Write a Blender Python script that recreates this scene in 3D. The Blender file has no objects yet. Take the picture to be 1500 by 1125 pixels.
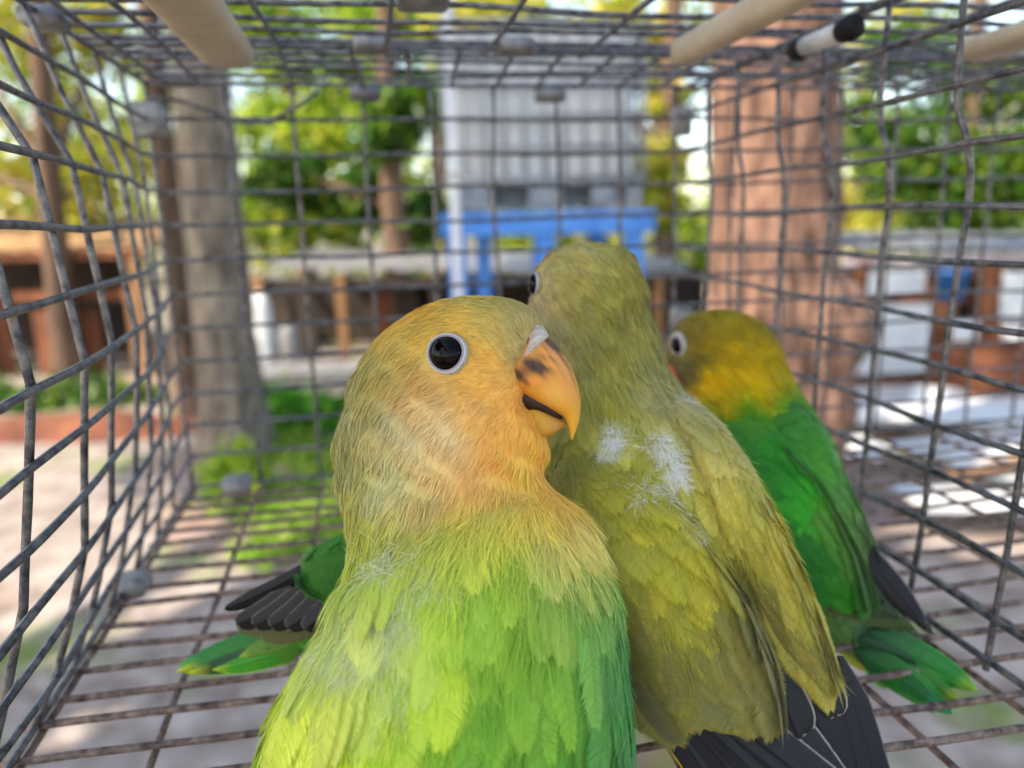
import bpy, bmesh, math, random
import numpy as np
from mathutils import Vector, Matrix, noise
from mathutils.bvhtree import BVHTree
random.seed(7); rng = np.random.default_rng(7)
scene = bpy.context.scene
C = scene.collection
# ------------------------------------------------------------------ camera
F = 1120.0                                     # focal length in photo pixels (1500 wide)
CAM = np.array([0.0731, -0.3099, 0.1001])      # metres; cage floor is z=0, its back wall y=0
def rod(r):
    t = np.linalg.norm(r); k = r/t
    K = np.array([[0,-k[2],k[1]],[k[2],0,-k[0]],[-k[1],k[0],0]])
    return np.eye(3)+np.sin(t)*K+(1-np.cos(t))*K@K
RW = rod(np.array([0.2049,-0.18694,-0.04456])) @ np.array([[1,0,0],[0,0,-1],[0,1,0.]])
cd = bpy.data.cameras.new('camera'); cam = bpy.data.objects.new('camera', cd); C.objects.link(cam)
cd.sensor_width = 7.5; cd.lens = 7.5*F/1500; cd.clip_start = 0.005; cd.clip_end = 500
cd.dof.use_dof = True; cd.dof.focus_distance = 0.1255; cd.dof.aperture_fstop = 2.6
M4 = Matrix.Identity(4)
for i in range(3):
    M4[i][0] = RW[0][i]; M4[i][1] = -RW[1][i]; M4[i][2] = -RW[2][i]; M4[i][3] = CAM[i]
cam.matrix_world = M4
scene.camera = cam
FWD = RW[2].copy(); RIGHT = RW[0].copy(); DOWN = RW[1].copy()
# ------------------------------------------------------------------ sky, sun, exposure
SUN_EL, SUN_AZ = math.radians(42), math.radians(252)      # azimuth clockwise from +y: behind and to the left
sd = Vector((math.sin(SUN_AZ)*math.cos(SUN_EL), math.cos(SUN_AZ)*math.cos(SUN_EL), math.sin(SUN_EL)))
world = bpy.data.worlds.new('World'); scene.world = world; world.use_nodes = True
wn = world.node_tree; bgn = wn.nodes['Background']
sky = wn.nodes.new('ShaderNodeTexSky'); sky.sky_type = 'NISHITA'; sky.sun_disc = False
sky.sun_elevation = SUN_EL; sky.sun_rotation = SUN_AZ; sky.air_density = 1.0; sky.dust_density = 1.2; sky.ozone_density = 0.6
wn.links.new(sky.outputs[0], bgn.inputs[0]); bgn.inputs[1].default_value = 0.15
sl = bpy.data.lights.new('sun', 'SUN'); so = bpy.data.objects.new('sun', sl); C.objects.link(so)
sl.energy = 3.0; sl.angle = math.radians(0.5); sl.color = (1.0, 0.93, 0.82)
so.rotation_euler = (-sd).to_track_quat('-Z', 'Y').to_euler()
vs = scene.view_settings; vs.view_transform = 'Standard'; vs.look = 'None'; vs.gamma = 1; vs.exposure = 1.68
vs.use_white_balance = True; vs.white_balance_temperature = 7200      # the camera balanced for open shade
# ------------------------------------------------------------------ helpers
GZ = -1.2                                        # ground level
def W(px, py, Z):                                # photo pixel + distance along the optical axis -> world point
    return CAM + Z*(RIGHT*(px-750)/F + DOWN*(py-562.5)/F + FWD)
def proj(X):
    c = (np.asarray(X)-CAM) @ RW.T
    return np.stack([750+F*c[...,0]/c[...,2], 562.5+F*c[...,1]/c[...,2]], -1)
def s2l(c):
    c = np.asarray(c, float)/255.0
    return np.where(c <= .04045, c/12.92, ((c+.055)/1.055)**2.4)
def raw_mesh(name, V, faces=None, quads=None, tris=None, col=None, uv=None, smooth=True):
    me = bpy.data.meshes.new(name)
    V = np.asarray(V, np.float32)
    if faces is not None:
        me.from_pydata(V.tolist(), [], faces)
    else:
        ls = []; tot = []
        if quads is not None and len(quads): ls.append(np.asarray(quads).ravel()); tot.append(np.full(len(quads),4))
        if tris is not None and len(tris): ls.append(np.asarray(tris).ravel()); tot.append(np.full(len(tris),3))
        li = np.concatenate(ls).astype(np.int32); tt = np.concatenate(tot).astype(np.int32)
        me.vertices.add(len(V)); me.vertices.foreach_set('co', V.ravel())
        me.loops.add(len(li)); me.loops.foreach_set('vertex_index', li)
        me.polygons.add(len(tt)); st = np.zeros(len(tt), np.int32); st[1:] = np.cumsum(tt)[:-1]
        me.polygons.foreach_set('loop_start', st); me.polygons.foreach_set('loop_total', tt)
        me.update(calc_edges=True)
    if col is not None:
        a = me.color_attributes.new('col', 'FLOAT_COLOR', 'POINT')
        cc = np.ones((len(V),4), np.float32); cc[:,:3] = col; a.data.foreach_set('color', cc.ravel())
    if smooth: me.polygons.foreach_set('use_smooth', np.ones(len(me.polygons), bool))
    me.update()
    return me
def obj(name, me, mat=None, parent=None, kind=None):
    o = bpy.data.objects.new(name, me); C.objects.link(o)
    if mat is not None and me is not None:
        if len(me.materials) == 0: me.materials.append(mat)
    if parent is not None: o.parent = parent
    if kind: o['kind'] = kind
    return o
def thing(name, label, cat, loc=(0,0,0), group=None):
    o = bpy.data.objects.new(name, None); C.objects.link(o); o.location = loc; o.empty_display_size = .02
    return tag(o, label, cat, group)
def tag(o, label, cat, group=None):
    o['label'] = label; o['category'] = cat
    if group: o['group'] = group
    return o
def boxv(x0,x1,y0,y1,z0,z1):
    V = [(x,y,z) for x in (x0,x1) for y in (y0,y1) for z in (z0,z1)]
    Fc = [(0,1,3,2),(4,6,7,5),(0,4,5,1),(2,3,7,6),(0,2,6,4),(1,5,7,3)]
    return V, Fc
def box_mesh(name, c, s, rz=0.0, bev=0.0, tilt=(0,0)):
    bm = bmesh.new(); bmesh.ops.create_cube(bm, size=1)
    bmesh.ops.scale(bm, vec=s, verts=bm.verts)
    if bev: bmesh.ops.bevel(bm, geom=bm.edges[:], offset=bev, segments=2, affect='EDGES')
    if tilt[0]: bmesh.ops.rotate(bm, matrix=Matrix.Rotation(tilt[0],3,'X'), verts=bm.verts)
    if tilt[1]: bmesh.ops.rotate(bm, matrix=Matrix.Rotation(tilt[1],3,'Y'), verts=bm.verts)
    bmesh.ops.rotate(bm, matrix=Matrix.Rotation(rz,3,'Z'), verts=bm.verts)
    bmesh.ops.translate(bm, vec=c, verts=bm.verts)
    me = bpy.data.meshes.new(name); bm.to_mesh(me); bm.free(); return me
def tube(name, pts, rad, n=8, cap=True, close=False):
    P = np.asarray(pts, float); m = len(P)
    R_ = np.broadcast_to(np.asarray(rad, float), (m,))
    T = np.gradient(P, axis=0); T /= np.linalg.norm(T,axis=1)[:,None]+1e-12
    ref = np.array([0.,0,1]) if abs(T[:,2]).mean() < .8 else np.array([0,1.,0])
    A = np.cross(T, ref); A /= np.linalg.norm(A,axis=1)[:,None]; B = np.cross(T, A)
    th = np.arange(n)*2*np.pi/n
    V = (P[:,None]+R_[:,None,None]*(A[:,None]*np.cos(th)[None,:,None]+B[:,None]*np.sin(th)[None,:,None])).reshape(-1,3)
    q = [(i*n+j, i*n+(j+1)%n, (i+1)*n+(j+1)%n, (i+1)*n+j) for i in range(m-1) for j in range(n)]
    if cap: q += [tuple(range(n))[::-1], tuple((m-1)*n+j for j in range(n))]
    return raw_mesh(name, V, faces=q)
def fnoise(x, y=0., z=0.): return noise.noise(Vector((x,y,z)))
# ------------------------------------------------------------------ materials
def new_mat(name):
    m = bpy.data.materials.new(name); m.use_nodes = True
    return m, m.node_tree, m.node_tree.nodes['Principled BSDF']
def mat(name, c1, c2=None, scale=20., rough=.7, metal=0., bump=0., c3=None, stretch=(1,1,1), spec=.3, detail=6., coords='Object'):
    """Two or three real surface colours mixed by noise, with fine relief."""
    m, nt, b = new_mat(name)
    b.inputs['Roughness'].default_value = rough; b.inputs['Metallic'].default_value = metal
    b.inputs['Specular IOR Level'].default_value = spec
    c1 = s2l(c1); c2 = s2l(c2) if c2 is not None else c1*.7
    tc = nt.nodes.new('ShaderNodeTexCoord'); mp = nt.nodes.new('ShaderNodeMapping')
    mp.inputs['Scale'].default_value = stretch
    nt.links.new(tc.outputs[coords], mp.inputs[0])
    nz = nt.nodes.new('ShaderNodeTexNoise'); nz.inputs['Scale'].default_value = scale; nz.inputs['Detail'].default_value = detail
    nz.inputs['Roughness'].default_value = .62
    nt.links.new(mp.outputs[0], nz.inputs[0])
    cr = nt.nodes.new('ShaderNodeValToRGB'); e = cr.color_ramp.elements
    e[0].position = .36; e[0].color = (*c2,1); e[1].position = .62; e[1].color = (*c1,1)
    if c3 is not None:
        n = e.new(.74); n.color = (*s2l(c3),1)
    nt.links.new(nz.outputs[0], cr.inputs[0]); nt.links.new(cr.outputs[0], b.inputs['Base Color'])
    if bump:
        bp = nt.nodes.new('ShaderNodeBump'); bp.inputs['Strength'].default_value = .8; bp.inputs['Distance'].default_value = bump
        nt.links.new(nz.outputs[0], bp.inputs['Height']); nt.links.new(bp.outputs[0], b.inputs['Normal'])
    return m
def mat_attr(name, rough=.6, spec=.2, sheen=0., transl=0.):
    m, nt, b = new_mat(name)
    a = nt.nodes.new('ShaderNodeAttribute'); a.attribute_name = 'col'
    nt.links.new(a.outputs['Color'], b.inputs['Base Color'])
    b.inputs['Roughness'].default_value = rough; b.inputs['Specular IOR Level'].default_value = spec
    if sheen: b.inputs['Sheen Weight'].default_value = sheen
    if transl:
        t = nt.nodes.new('ShaderNodeBsdfTranslucent'); mx = nt.nodes.new('ShaderNodeMixShader'); mx.inputs[0].default_value = transl
        nt.links.new(a.outputs['Color'], t.inputs['Color'])
        nt.links.new(b.outputs[0], mx.inputs[1]); nt.links.new(t.outputs[0], mx.inputs[2])
        nt.links.new(mx.outputs[0], nt.nodes['Material Output'].inputs['Surface'])
    return m
M = {}
M['wire'] = mat('galvanised_wire', (124,121,122), (54,54,62), 300, .42, .5, .0003, c3=(120,94,76), spec=.5)
M['wire_floor'] = mat('rusty_wire', (150,128,116), (76,62,58), 340, .6, .3, .0003, c3=(176,150,134))
M['clip'] = mat('dull_zinc', (150,148,146), (105,104,106), 180, .5, .4, .0001)
M['beige'] = mat('beige_plastic', (200,184,160), (182,164,138), 60, .5, 0, .0002)
M['white_pvc'] = mat('white_pvc', (214,214,210), (190,190,188), 60, .4)
M['black'] = mat('black_rubber', (28,26,26), (14,14,14), 90, .6)
# ------------------------------------------------------------------ cage
SX, SY, SZ = 0.2032, 0.3048, 0.1524
def bow_left(y, z):                              # the left panel is pushed in between its edges
    a = np.interp(-y, [0,.0254,.0508,.0762,.1016,.127,.1524,.30], [0,.003,.008,.012,.0155,.0178,.020,.020])
    return a*np.interp(z/SZ, [0,.1,.25,.5,.75,.87,1], [0,.35,.72,1,.82,.36,0])
def bow_right(y, z):
    a = np.interp(-y, [0,.05,.1,.3], [0,.0015,.0035,.0045])
    return a*np.interp(z/SZ, [0,.15,.45,.66,.75,.82,1], [0,.5,.9,1,.45,-.1,0])
cage = thing('wire_cage', 'weathered grey welded wire cage holding the lovebirds', 'cage', (0,0,0))
RWI = 0.00077
wc = [0]
def wire(parent, pts, m=None, r=RWI, wob=.0007):
    P = np.array(pts, float); k = wc[0]; wc[0] += 1
    seg = []
    for a, b in zip(P[:-1], P[1:]):
        n = max(2, int(np.linalg.norm(b-a)/.0062))
        seg.append(a+(b-a)*np.linspace(0,1,n,endpoint=False)[:,None])
    P = np.vstack(seg+[P[-1:]])
    for i, p in enumerate(P):
        s = 17.
        P[i] = p+wob*np.array([fnoise(p[0]*s+k*7.3,p[1]*s,p[2]*s), fnoise(p[0]*s,p[1]*s+k*3.1,p[2]*s+9), fnoise(p[0]*s+5,p[1]*s,p[2]*s+k*5.7)])*1.6
    return obj('wire', tube('wire', P, r*(1+.03*np.sin(np.arange(len(P))*.37+k)+.03*np.sin(np.arange(len(P))*1.31+2*k)), 7), m or M['wire'], parent)
def lin(a, b, n): return [np.array(a)+(np.array(b)-np.array(a))*t for t in np.linspace(0,1,n)]
XR = 0.52                                        # the row of cages goes on to the right of the divider
def frame_mesh(name, loops, r=RWI*1.1):
    Vs=[];Fs=[];o=0
    bm = bmesh.new()
    for lp in loops:
        me = tube('t', lp, r, 7); bm.from_mesh(me); bpy.data.meshes.remove(me)
    me = bpy.data.meshes.new(name); bm.to_mesh(me); bm.free()
    me.polygons.foreach_set('use_smooth', np.ones(len(me.polygons), bool)); return me
# back panel: border wires are the panel's own mesh, each inner wire is a sub-part
bp_ = obj('back_panel', frame_mesh('back_panel', [lin((-.001,0,SZ),(XR,0,SZ),60), lin((-.001,0,0),(XR,0,0),60), lin((0,.0006,0),(0,.0006,SZ),20)]), M['wire'], cage)
for i in range(1,12):
    z = .0127*i
    pts = lin((0,0,z),(XR,0,z),30)
    if i == 11: pts = lin((.062,0,z),(XR,0,z),26)      # its left end is the bent wire below
    wire(bp_, pts)
wire(bp_, [(0,0,SZ-.004),(.012,.0,SZ-.006),(.022,-.001,SZ-.010),(.032,-.002,SZ-.0135),(.042,-.002,SZ-.0135),(.052,-.001,SZ-.008),(.060,0,SZ-.003)])
wire(bp_, lin((0,0,.1397),(.062,0,.1397),6))
for c in range(1,int(XR/.0254)):
    x = .0254*c+.0008*math.sin(c*2.1)
    wire(bp_, [(x+.0012*fnoise(c*3.3,z*20), .0016, z) for z in np.linspace(SZ,0,14)])
# left panel
lp_ = obj('left_panel', frame_mesh('left_panel', [lin((0,0,SZ),(0,-SY,SZ),40), lin((0,0,.0002),(0,-SY,.0002),40)]), M['wire'], cage)
for i in range(1,12):
    z = .0127*i
    wire(lp_, [(bow_left(y,z)+.0008, y, z+.0010*fnoise(y*15,i*2.2)) for y in np.linspace(0,-SY,26)])
for k in range(1,12):
    y = -.0254*k
    wire(lp_, [(bow_left(y,z)-.0008, y+.001*fnoise(z*25,k*3.7), z) for z in np.linspace(0,SZ,25)])
# divider panel on the right
dp_ = obj('divider_panel', frame_mesh('divider_panel', [lin((SX,0,SZ-.001),(SX,-SY,SZ-.001),40), lin((SX,0,.0026),(SX,-SY,.0026),40)]), M['wire'], cage)
for i in range(1,12):
    z = .0127*i
    wire(dp_, [(SX+bow_right(y,z)-.0008, y, z+.0014*fnoise(y*22,i*2.9)) for y in np.linspace(0,-SY,26)], wob=.0007)
for k in range(1,12):
    y = -.0254*k
    wire(dp_, [(SX+bow_right(y,z)+.0008, y-.004*np.interp(z/SZ,[0,.6,.74,.8,1],[0,.3,.9,.2,0])+.001*fnoise(z*30,k*1.7), z) for z in np.linspace(0,SZ,26)], wob=.0007)
# floor panel
fp_ = obj('floor_panel', frame_mesh('floor_panel', [lin((.0008,0,-.0018),(.0008,-SY,-.0018),40)]), M['wire_floor'], cage)
for i in range(1,28):
    y = -.0109*i+.001
    wire(fp_, [(x, y+.0012*fnoise(x*14,i*1.9), -.0016+.0012*fnoise(x*18,i*4.1)) for x in np.linspace(-.003,XR,40)], M['wire_floor'], .00082)
for c in range(1,20):
    x = .0254*c
    wire(fp_, [(x+.0015*fnoise(y*15,c*5.), y, -.0033) for y in np.linspace(.004,-SY,20)], M['wire_floor'], .00082)
# top panel, in two pieces lapped and clipped at y=-.058
tp_ = obj('top_panel', frame_mesh('top_panel', [lin((-.001,-.0575,SZ+.001),(XR,-.0575,SZ+.001),50), lin((-.001,-.0645,SZ+.0012),(XR,-.0645,SZ+.0012),50)]), M['wire'], cage)
for y in list(-.0127*np.arange(1,5)+.002)+list(-.0645-.0127*np.arange(1,19)):
    wire(tp_, [(x, y+.0008*fnoise(x*20,y*90), SZ+.0012+.0015*fnoise(x*16,y*70)) for x in np.linspace(0,XR,36)])
for j in range(29):
    x = .0095+.0165*j
    if x < .06: continue
    wire(tp_, [(x+.004*(y+.03)/.06, y, SZ-.0006) for y in np.linspace(.001,-.060,6)])
for j in range(16):
    x = .0205+.0313*j
    wire(tp_, [(x+.0012*fnoise(y*20,j*2.), y, SZ-.0006+.001*fnoise(y*22,j*3.)) for y in np.linspace(-.056 if x > .055 else 0,-SY,24)])
wire(tp_, [(.008,y,SZ-.0006) for y in np.linspace(0,-SY,20)])
def clip(c, d, w=.011, r=.0034):
    """crimped sleeve closed over two neighbouring wires"""
    d = np.array(d,float); d /= np.linalg.norm(d)
    th = np.linspace(0,2*np.pi,15)[:-1]
    up = np.array([0,0,1.]) if abs(d[2]) < .8 else np.array([0,1.,0])
    a = np.cross(d,up); a /= np.linalg.norm(a); b = np.cross(d,a)
    V=[];q=[]
    for i,(t,s) in enumerate(((-.5,.85),(-.42,1),(.42,1),(.5,.85))):
        for t2 in th: V.append(np.array(c)+d*w*t+a*np.sign(np.cos(t2))*abs(np.cos(t2))**.6*r*1.45*s+b*np.sign(np.sin(t2))*abs(np.sin(t2))**.6*r*.75*s)
    n=len(th)
    for i in range(3):
        for j in range(n): q.append((i*n+j,i*n+(j+1)%n,(i+1)*n+(j+1)%n,(i+1)*n+j))
    q += [tuple(range(n))[::-1], tuple(3*n+j for j in range(n))]
    return obj('clip', raw_mesh('clip', V, faces=q), M['clip'], cage)
for x in (.0795,.1235,.30,.40): clip((x,-.061,SZ+.0010),(1,0,0))
clip((.091,-.110,SZ+.001),(1,0,0),.012)
clip((.0775,-.004,SZ-.004),(1,0,0),.011); clip((.1485,-.003,SZ-.004),(1,0,0),.011)
clip((.0008,-.003,SZ-.013),(0,0,1),.012,.0042); clip((.0115,-.001,SZ+.001),(1,0,0),.012)
clip((.0005,-.092,SZ-.001),(0,1,0),.009); clip((.001,-.089,.001),(0,1,0),.009,.0038); clip((.018,-.004,.001),(1,0,0),.010,.0042)
clip((SX-.0003,-.004,SZ-.014),(0,0,1),.011,.003); clip((SX-.0003,-.006,.058),(0,0,1),.011,.003)
# lengthwise rails hung just under the top
def rail(x, y0, y1, hw, hh, m, dz):
    th = np.linspace(0,2*np.pi,25)[:-1]; V=[]; q=[]; n=24
    ys = [y0,y0+.0008,*np.linspace(y0+.02,y1-.02,6),y1-.0008,y1]
    for i,y in enumerate(ys):
        s = .9 if i in (0,len(ys)-1) else 1
        for t in th: V.append((x+hw*s*np.sign(np.cos(t))*abs(np.cos(t))**.75, y, SZ-dz+hh*s*np.sign(np.sin(t))*abs(np.sin(t))**.75))
    for i in range(len(ys)-1):
        for j in range(n): q.append((i*n+j,i*n+(j+1)%n,(i+1)*n+(j+1)%n,(i+1)*n+j))
    q += [tuple(range(n))[::-1], tuple((len(ys)-1)*n+j for j in range(n))]
    return obj('rail', raw_mesh('rail', V, faces=q), m, cage)
rail(.0395,-.30,-.073,.0074,.0036,M['beige'],.0048)
rail(.1685,-.30,-.084,.0038,.0038,M['beige'],.0048)
rail(.258,-.30,-.094,.0070,.0034,M['beige'],.0048)
# ------------------------------------------------------------------ ground
def ground_mat():
    m, nt, b = new_mat('dirt_and_grass')
    N = nt.nodes.new; L = nt.links.new
    tc = N('ShaderNodeTexCoord')
    n1 = N('ShaderNodeTexNoise'); n1.inputs['Scale'].default_value = .9; n1.inputs['Detail'].default_value = 5
    n2 = N('ShaderNodeTexNoise'); n2.inputs['Scale'].default_value = 9; n2.inputs['Detail'].default_value = 8
    n3 = N('ShaderNodeTexNoise'); n3.inputs['Scale'].default_value = 2.2; n3.inputs['Detail'].default_value = 6
    for n in (n1,n2,n3): L(tc.outputs['Object'], n.inputs[0])
    r2 = N('ShaderNodeValToRGB'); e = r2.color_ramp.elements
    e[0].position=.3; e[0].color=(*s2l((116,102,94)),1); e[1].position=.7; e[1].color=(*s2l((172,160,152)),1)
    k = e.new(.5); k.color=(*s2l((148,134,126)),1)
    L(n2.outputs[0], r2.inputs[0])
    r3 = N('ShaderNodeValToRGB'); e = r3.color_ramp.elements
    e[0].position=.53; e[0].color=(0,0,0,1); e[1].position=.66; e[1].color=(1,1,1,1)
    L(n3.outputs[0], r3.inputs[0])
    mx = N('ShaderNodeMix'); mx.data_type='RGBA'; L(r3.outputs[0], mx.inputs['Factor']); L(r2.outputs[0], mx.inputs[6])
    r4 = N('ShaderNodeValToRGB'); e = r4.color_ramp.elements
    e[0].color=(*s2l((70,96,40)),1); e[1].color=(*s2l((128,140,66)),1); L(n2.outputs[0], r4.inputs[0]); L(r4.outputs[0], mx.inputs[7])
    mx2 = N('ShaderNodeMix'); mx2.data_type='RGBA'
    r5 = N('ShaderNodeValToRGB'); e = r5.color_ramp.elements
    e[0].position=.55; e[0].color=(0,0,0,1); e[1].position=.62; e[1].color=(.35,.35,.35,1); L(n1.outputs[0], r5.inputs[0])
    L(r5.outputs[0], mx2.inputs['Factor']); L(mx.outputs[2], mx2.inputs[6]); mx2.inputs[7].default_value=(*s2l((142,86,62)),1)
    L(mx2.outputs[2], b.inputs['Base Color']); b.inputs['Roughness'].default_value=.9
    bp = N('ShaderNodeBump'); bp.inputs['Distance'].default_value=.02; L(n2.outputs[0], bp.inputs['Height']); L(bp.outputs[0], b.inputs['Normal'])
    return m
def ground_h(x, y): return .05*fnoise(x*.35,y*.35,2.)+.015*fnoise(x*1.7,y*1.7,5.)
ax = np.concatenate([[-220,-90,-45],np.linspace(-22,22,110),[45,90,220]])
gx, gy = np.meshgrid(ax, ax, indexing='ij'); n = len(ax)
V = np.stack([gx, gy, np.array([[GZ+ground_h(x,y) for y in ax] for x in ax])], -1).reshape(-1,3)
ii, jj = np.meshgrid(np.arange(n-1), np.arange(n-1), indexing='ij'); a = (ii*n+jj).ravel()
g = obj('ground', raw_mesh('ground', V, quads=np.stack([a,a+n,a+n+1,a+1],1)), ground_mat(), kind='structure')
def gp(px, Z):                                    # ground point straight below pixel column px at distance Z
    p = W(px, 400, Z); return np.array([p[0], p[1], GZ+ground_h(p[0],p[1])])
# ------------------------------------------------------------------ foliage helpers
def leaf_cloud(centres, radii, n, size, cols, seed, squash=.75):
    """n bent leaf blades scattered through lumpy clumps; returns a mesh with per-leaf colour"""
    r = np.random.default_rng(seed)
    c = np.asarray(centres, float); rad = np.asarray(radii, float)
    w = rad**2; k = r.choice(len(c), n, p=w/w.sum())
    d = r.normal(size=(n,3)); d /= np.linalg.norm(d,axis=1)[:,None]
    rr = rad[k]*(r.random(n)**.45)*(1+.25*r.normal(size=n))
    P = c[k]+d*rr[:,None]*np.array([1,1,squash])
    nrm = d*.5+r.normal(size=(n,3))*.6+np.array([0,0,.5]); nrm /= np.linalg.norm(nrm,axis=1)[:,None]
    t = np.cross(nrm, r.normal(size=(n,3))); t /= np.linalg.norm(t,axis=1)[:,None]; s = np.cross(nrm,t)
    L_ = size*(.6+.8*r.random(n))[:,None]
    V = np.stack([P-t*L_*.5, P+s*L_*.26+nrm*L_*.04, P+t*L_*.5-nrm*L_*.10, P-s*L_*.26+nrm*L_*.04], 1).reshape(-1,3)
    q = np.arange(4*n).reshape(n,4)
    cols = s2l(np.asarray(cols)); ci = r.choice(len(cols), n); cc = cols[ci]*(.75+.5*r.random(n))[:,None]
    return raw_mesh('leaves', V, quads=q, col=np.repeat(cc,4,0), smooth=False)
M['leaf'] = mat_attr('leaf', .45, .35, transl=.5)
M['bark_red'] = mat('red_brown_bark', (146,111,94), (58,42,36), 18, .9, 0, .05, c3=(176,140,118), stretch=(1,1,.22))
M['bark_grey'] = mat('grey_bark', (150,137,121), (84,74,66), 18, .9, 0, .02, c3=(172,158,140), stretch=(1,1,.25))
M['bark_dark'] = mat('dark_bark', (112,90,74), (70,54,46), 8, .9, 0, .010, stretch=(1,1,.25))
def trunk_mesh(name, base, top, r0, r1, seed, burls=(), flare=.35, n=56, m=70):
    base = np.array(base,float); top = np.array(top,float)
    V=[]
    for i in range(m):
        t = i/(m-1); c = base+(top-base)*t+np.array([.05*math.sin(t*4+seed),.05*math.cos(t*3+seed*2),0])*t
        rr = r0+(r1-r0)*t+r0*flare*math.exp(-t*np.linalg.norm(top-base)/.25)
        for j in range(n):
            th = j*2*math.pi/n
            k = 1+.05*fnoise(math.cos(th)*1.5+seed,math.sin(th)*1.5,c[2]*1.2)+.12*abs(fnoise(math.cos(th)*6,math.sin(th)*6+seed,c[2]*2.6))+.07*fnoise(math.cos(th)*4,math.sin(th)*4,c[2]*7+seed)+.05*fnoise(math.cos(th)*9,math.sin(th)*9,c[2]*4+seed)
            p = c+np.array([math.cos(th),math.sin(th),0])*rr*k
            for (bc,br,bh) in burls:
                dd = np.linalg.norm(p-np.array(bc)); 
                if dd < br: p = p+np.array([math.cos(th),math.sin(th),0])*bh*(1-(dd/br)**2)*(1+.3*fnoise(p[0]*9,p[1]*9,p[2]*9))
            V.append(p)
    q = [(i*n+j, i*n+(j+1)%n, (i+1)*n+(j+1)%n, (i+1)*n+j) for i in range(m-1) for j in range(n)]
    q += [tuple((m-1)*n+j for j in range(n))]
    return raw_mesh(name, V, faces=q)
LEAF_YG = [(172,190,56),(140,170,46),(196,200,74),(110,148,40),(76,118,36)]
LEAF_DG = [(60,104,34),(44,84,30),(84,124,38),(120,146,48)]
LEAF_YL = [(196,196,76),(176,182,60),(212,204,104),(132,156,48),(200,180,76)]
def tree(label, base, h, r0, clumps, nleaf, size, cols, seed, bark, group=None, limbs=5, burls=(), lean=(0,0), name='leafy_tree', trunk_top=None):
    b = np.array(base,float)
    t = thing(name, label, 'tree', b, group)
    top = np.array([lean[0],lean[1],trunk_top or h])
    tk = obj('trunk', trunk_mesh('trunk', (0,0,-.05), top, r0, r0*.55, seed, [((np.array(c)-b),r,hh) for c,r,hh in burls]), bark, t)
    r = np.random.default_rng(seed)
    cl = [(np.array(c)-b, rr) for c, rr in clumps]
    order = sorted(range(len(cl)), key=lambda i: -cl[i][1])[:limbs]
    for i in order:
        c = cl[i][0]; s = np.clip(c[2]*.55/max(top[2],.1), .35, .95)
        p0 = top*s; mid = (p0+c)/2+np.array([0,0,.12*np.linalg.norm(c-p0)])
        pts = [p0*(1-u)**2+2*u*(1-u)*mid+u*u*c for u in np.linspace(0,1,9)]
        obj('limb', tube('limb', pts, np.linspace(r0*.42,r0*.10,9), 7), bark, tk)
    obj('crown', leaf_cloud([c for c,_ in cl], [q for _,q in cl], nleaf, size, cols, seed), M['leaf'], t)
    return t
def clumps_px(specs, jit, seed):
    """(px, py, distance, radius) list -> world clumps with smaller satellites"""
    r = np.random.default_rng(seed); out=[]
    for px,py,Z,rad in specs:
        c = W(px,py,Z); out.append((c,rad))
        for _ in range(jit):
            d = r.normal(size=3); d/=np.linalg.norm(d); out.append((c+d*rad*1.05*np.array([1,1,.8]), rad*(.25+.3*r.random())))
    return out
# two near trunks whose crowns are above the picture
def up(p, h): return (p[0],p[1],p[2]+h)
bR = gp(1142, 3.1)
tree('thick red-brown tree trunk with burls, sunlit on one side, beside the blue tank stand', bR, 5.2, .276,
     [(bR+np.array([dx,dy,dz]), rr) for dx,dy,dz,rr in ((.3,.6,4.3,1.0),(-.9,.9,4.7,1.0),(1.2,1.0,4.4,1.1),(.2,1.6,5.4,1.2),(1.7,.2,5.2,.9))], 2600, .2, LEAF_YG, 3, M['bark_red'],
     burls=[(W(1235,478,3.0),.22,.14),(W(1240,600,3.0),.2,.08),(W(1090,470,2.85),.24,.06)], name='burled_tree', lean=(-.02,.1))
bL = gp(322, 4.3)
tree('straight grey-brown tree trunk standing left of the low open shed', bL, 5.6, .175,
     [(bL+np.array([dx,dy,dz]), rr) for dx,dy,dz,rr in ((.3,.6,4.6,1.0),(-.9,.9,5.0,1.0),(.9,1.0,5.2,1.0),(-.2,1.6,5.6,1.1))], 2200, .2, LEAF_YG, 5, M['bark_grey'], name='grey_tree', lean=(.0,.1))
bD = gp(256, 5.2)
tree('slim dark tree trunk close behind the grey-brown trunk', bD, 5.5, .085,
     [(bD+np.array([dx,dy,dz]), rr) for dx,dy,dz,rr in ((-.3,.6,4.6,.8),(-.9,.5,5.0,.8),(.5,1.0,5.2,.9))], 1500, .2, LEAF_YL, 6, M['bark_dark'], name='slim_tree')
bF = gp(80, 7.0)
tree('reddish leaning tree with a low forked limb beyond the left shed', bF, 4.6, .12,
     clumps_px([(-60,60,7.6,.7),(60,10,7.5,.6),(150,70,7.8,.55),(190,230,8.2,.5),(20,250,8.0,.55),(120,300,8.4,.6),(-100,260,8,.7),(110,170,8.3,.4)],3,11), 5200, .13, LEAF_YL, 11, M['bark_dark'], name='forked_tree', lean=(.15,.1))
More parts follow.
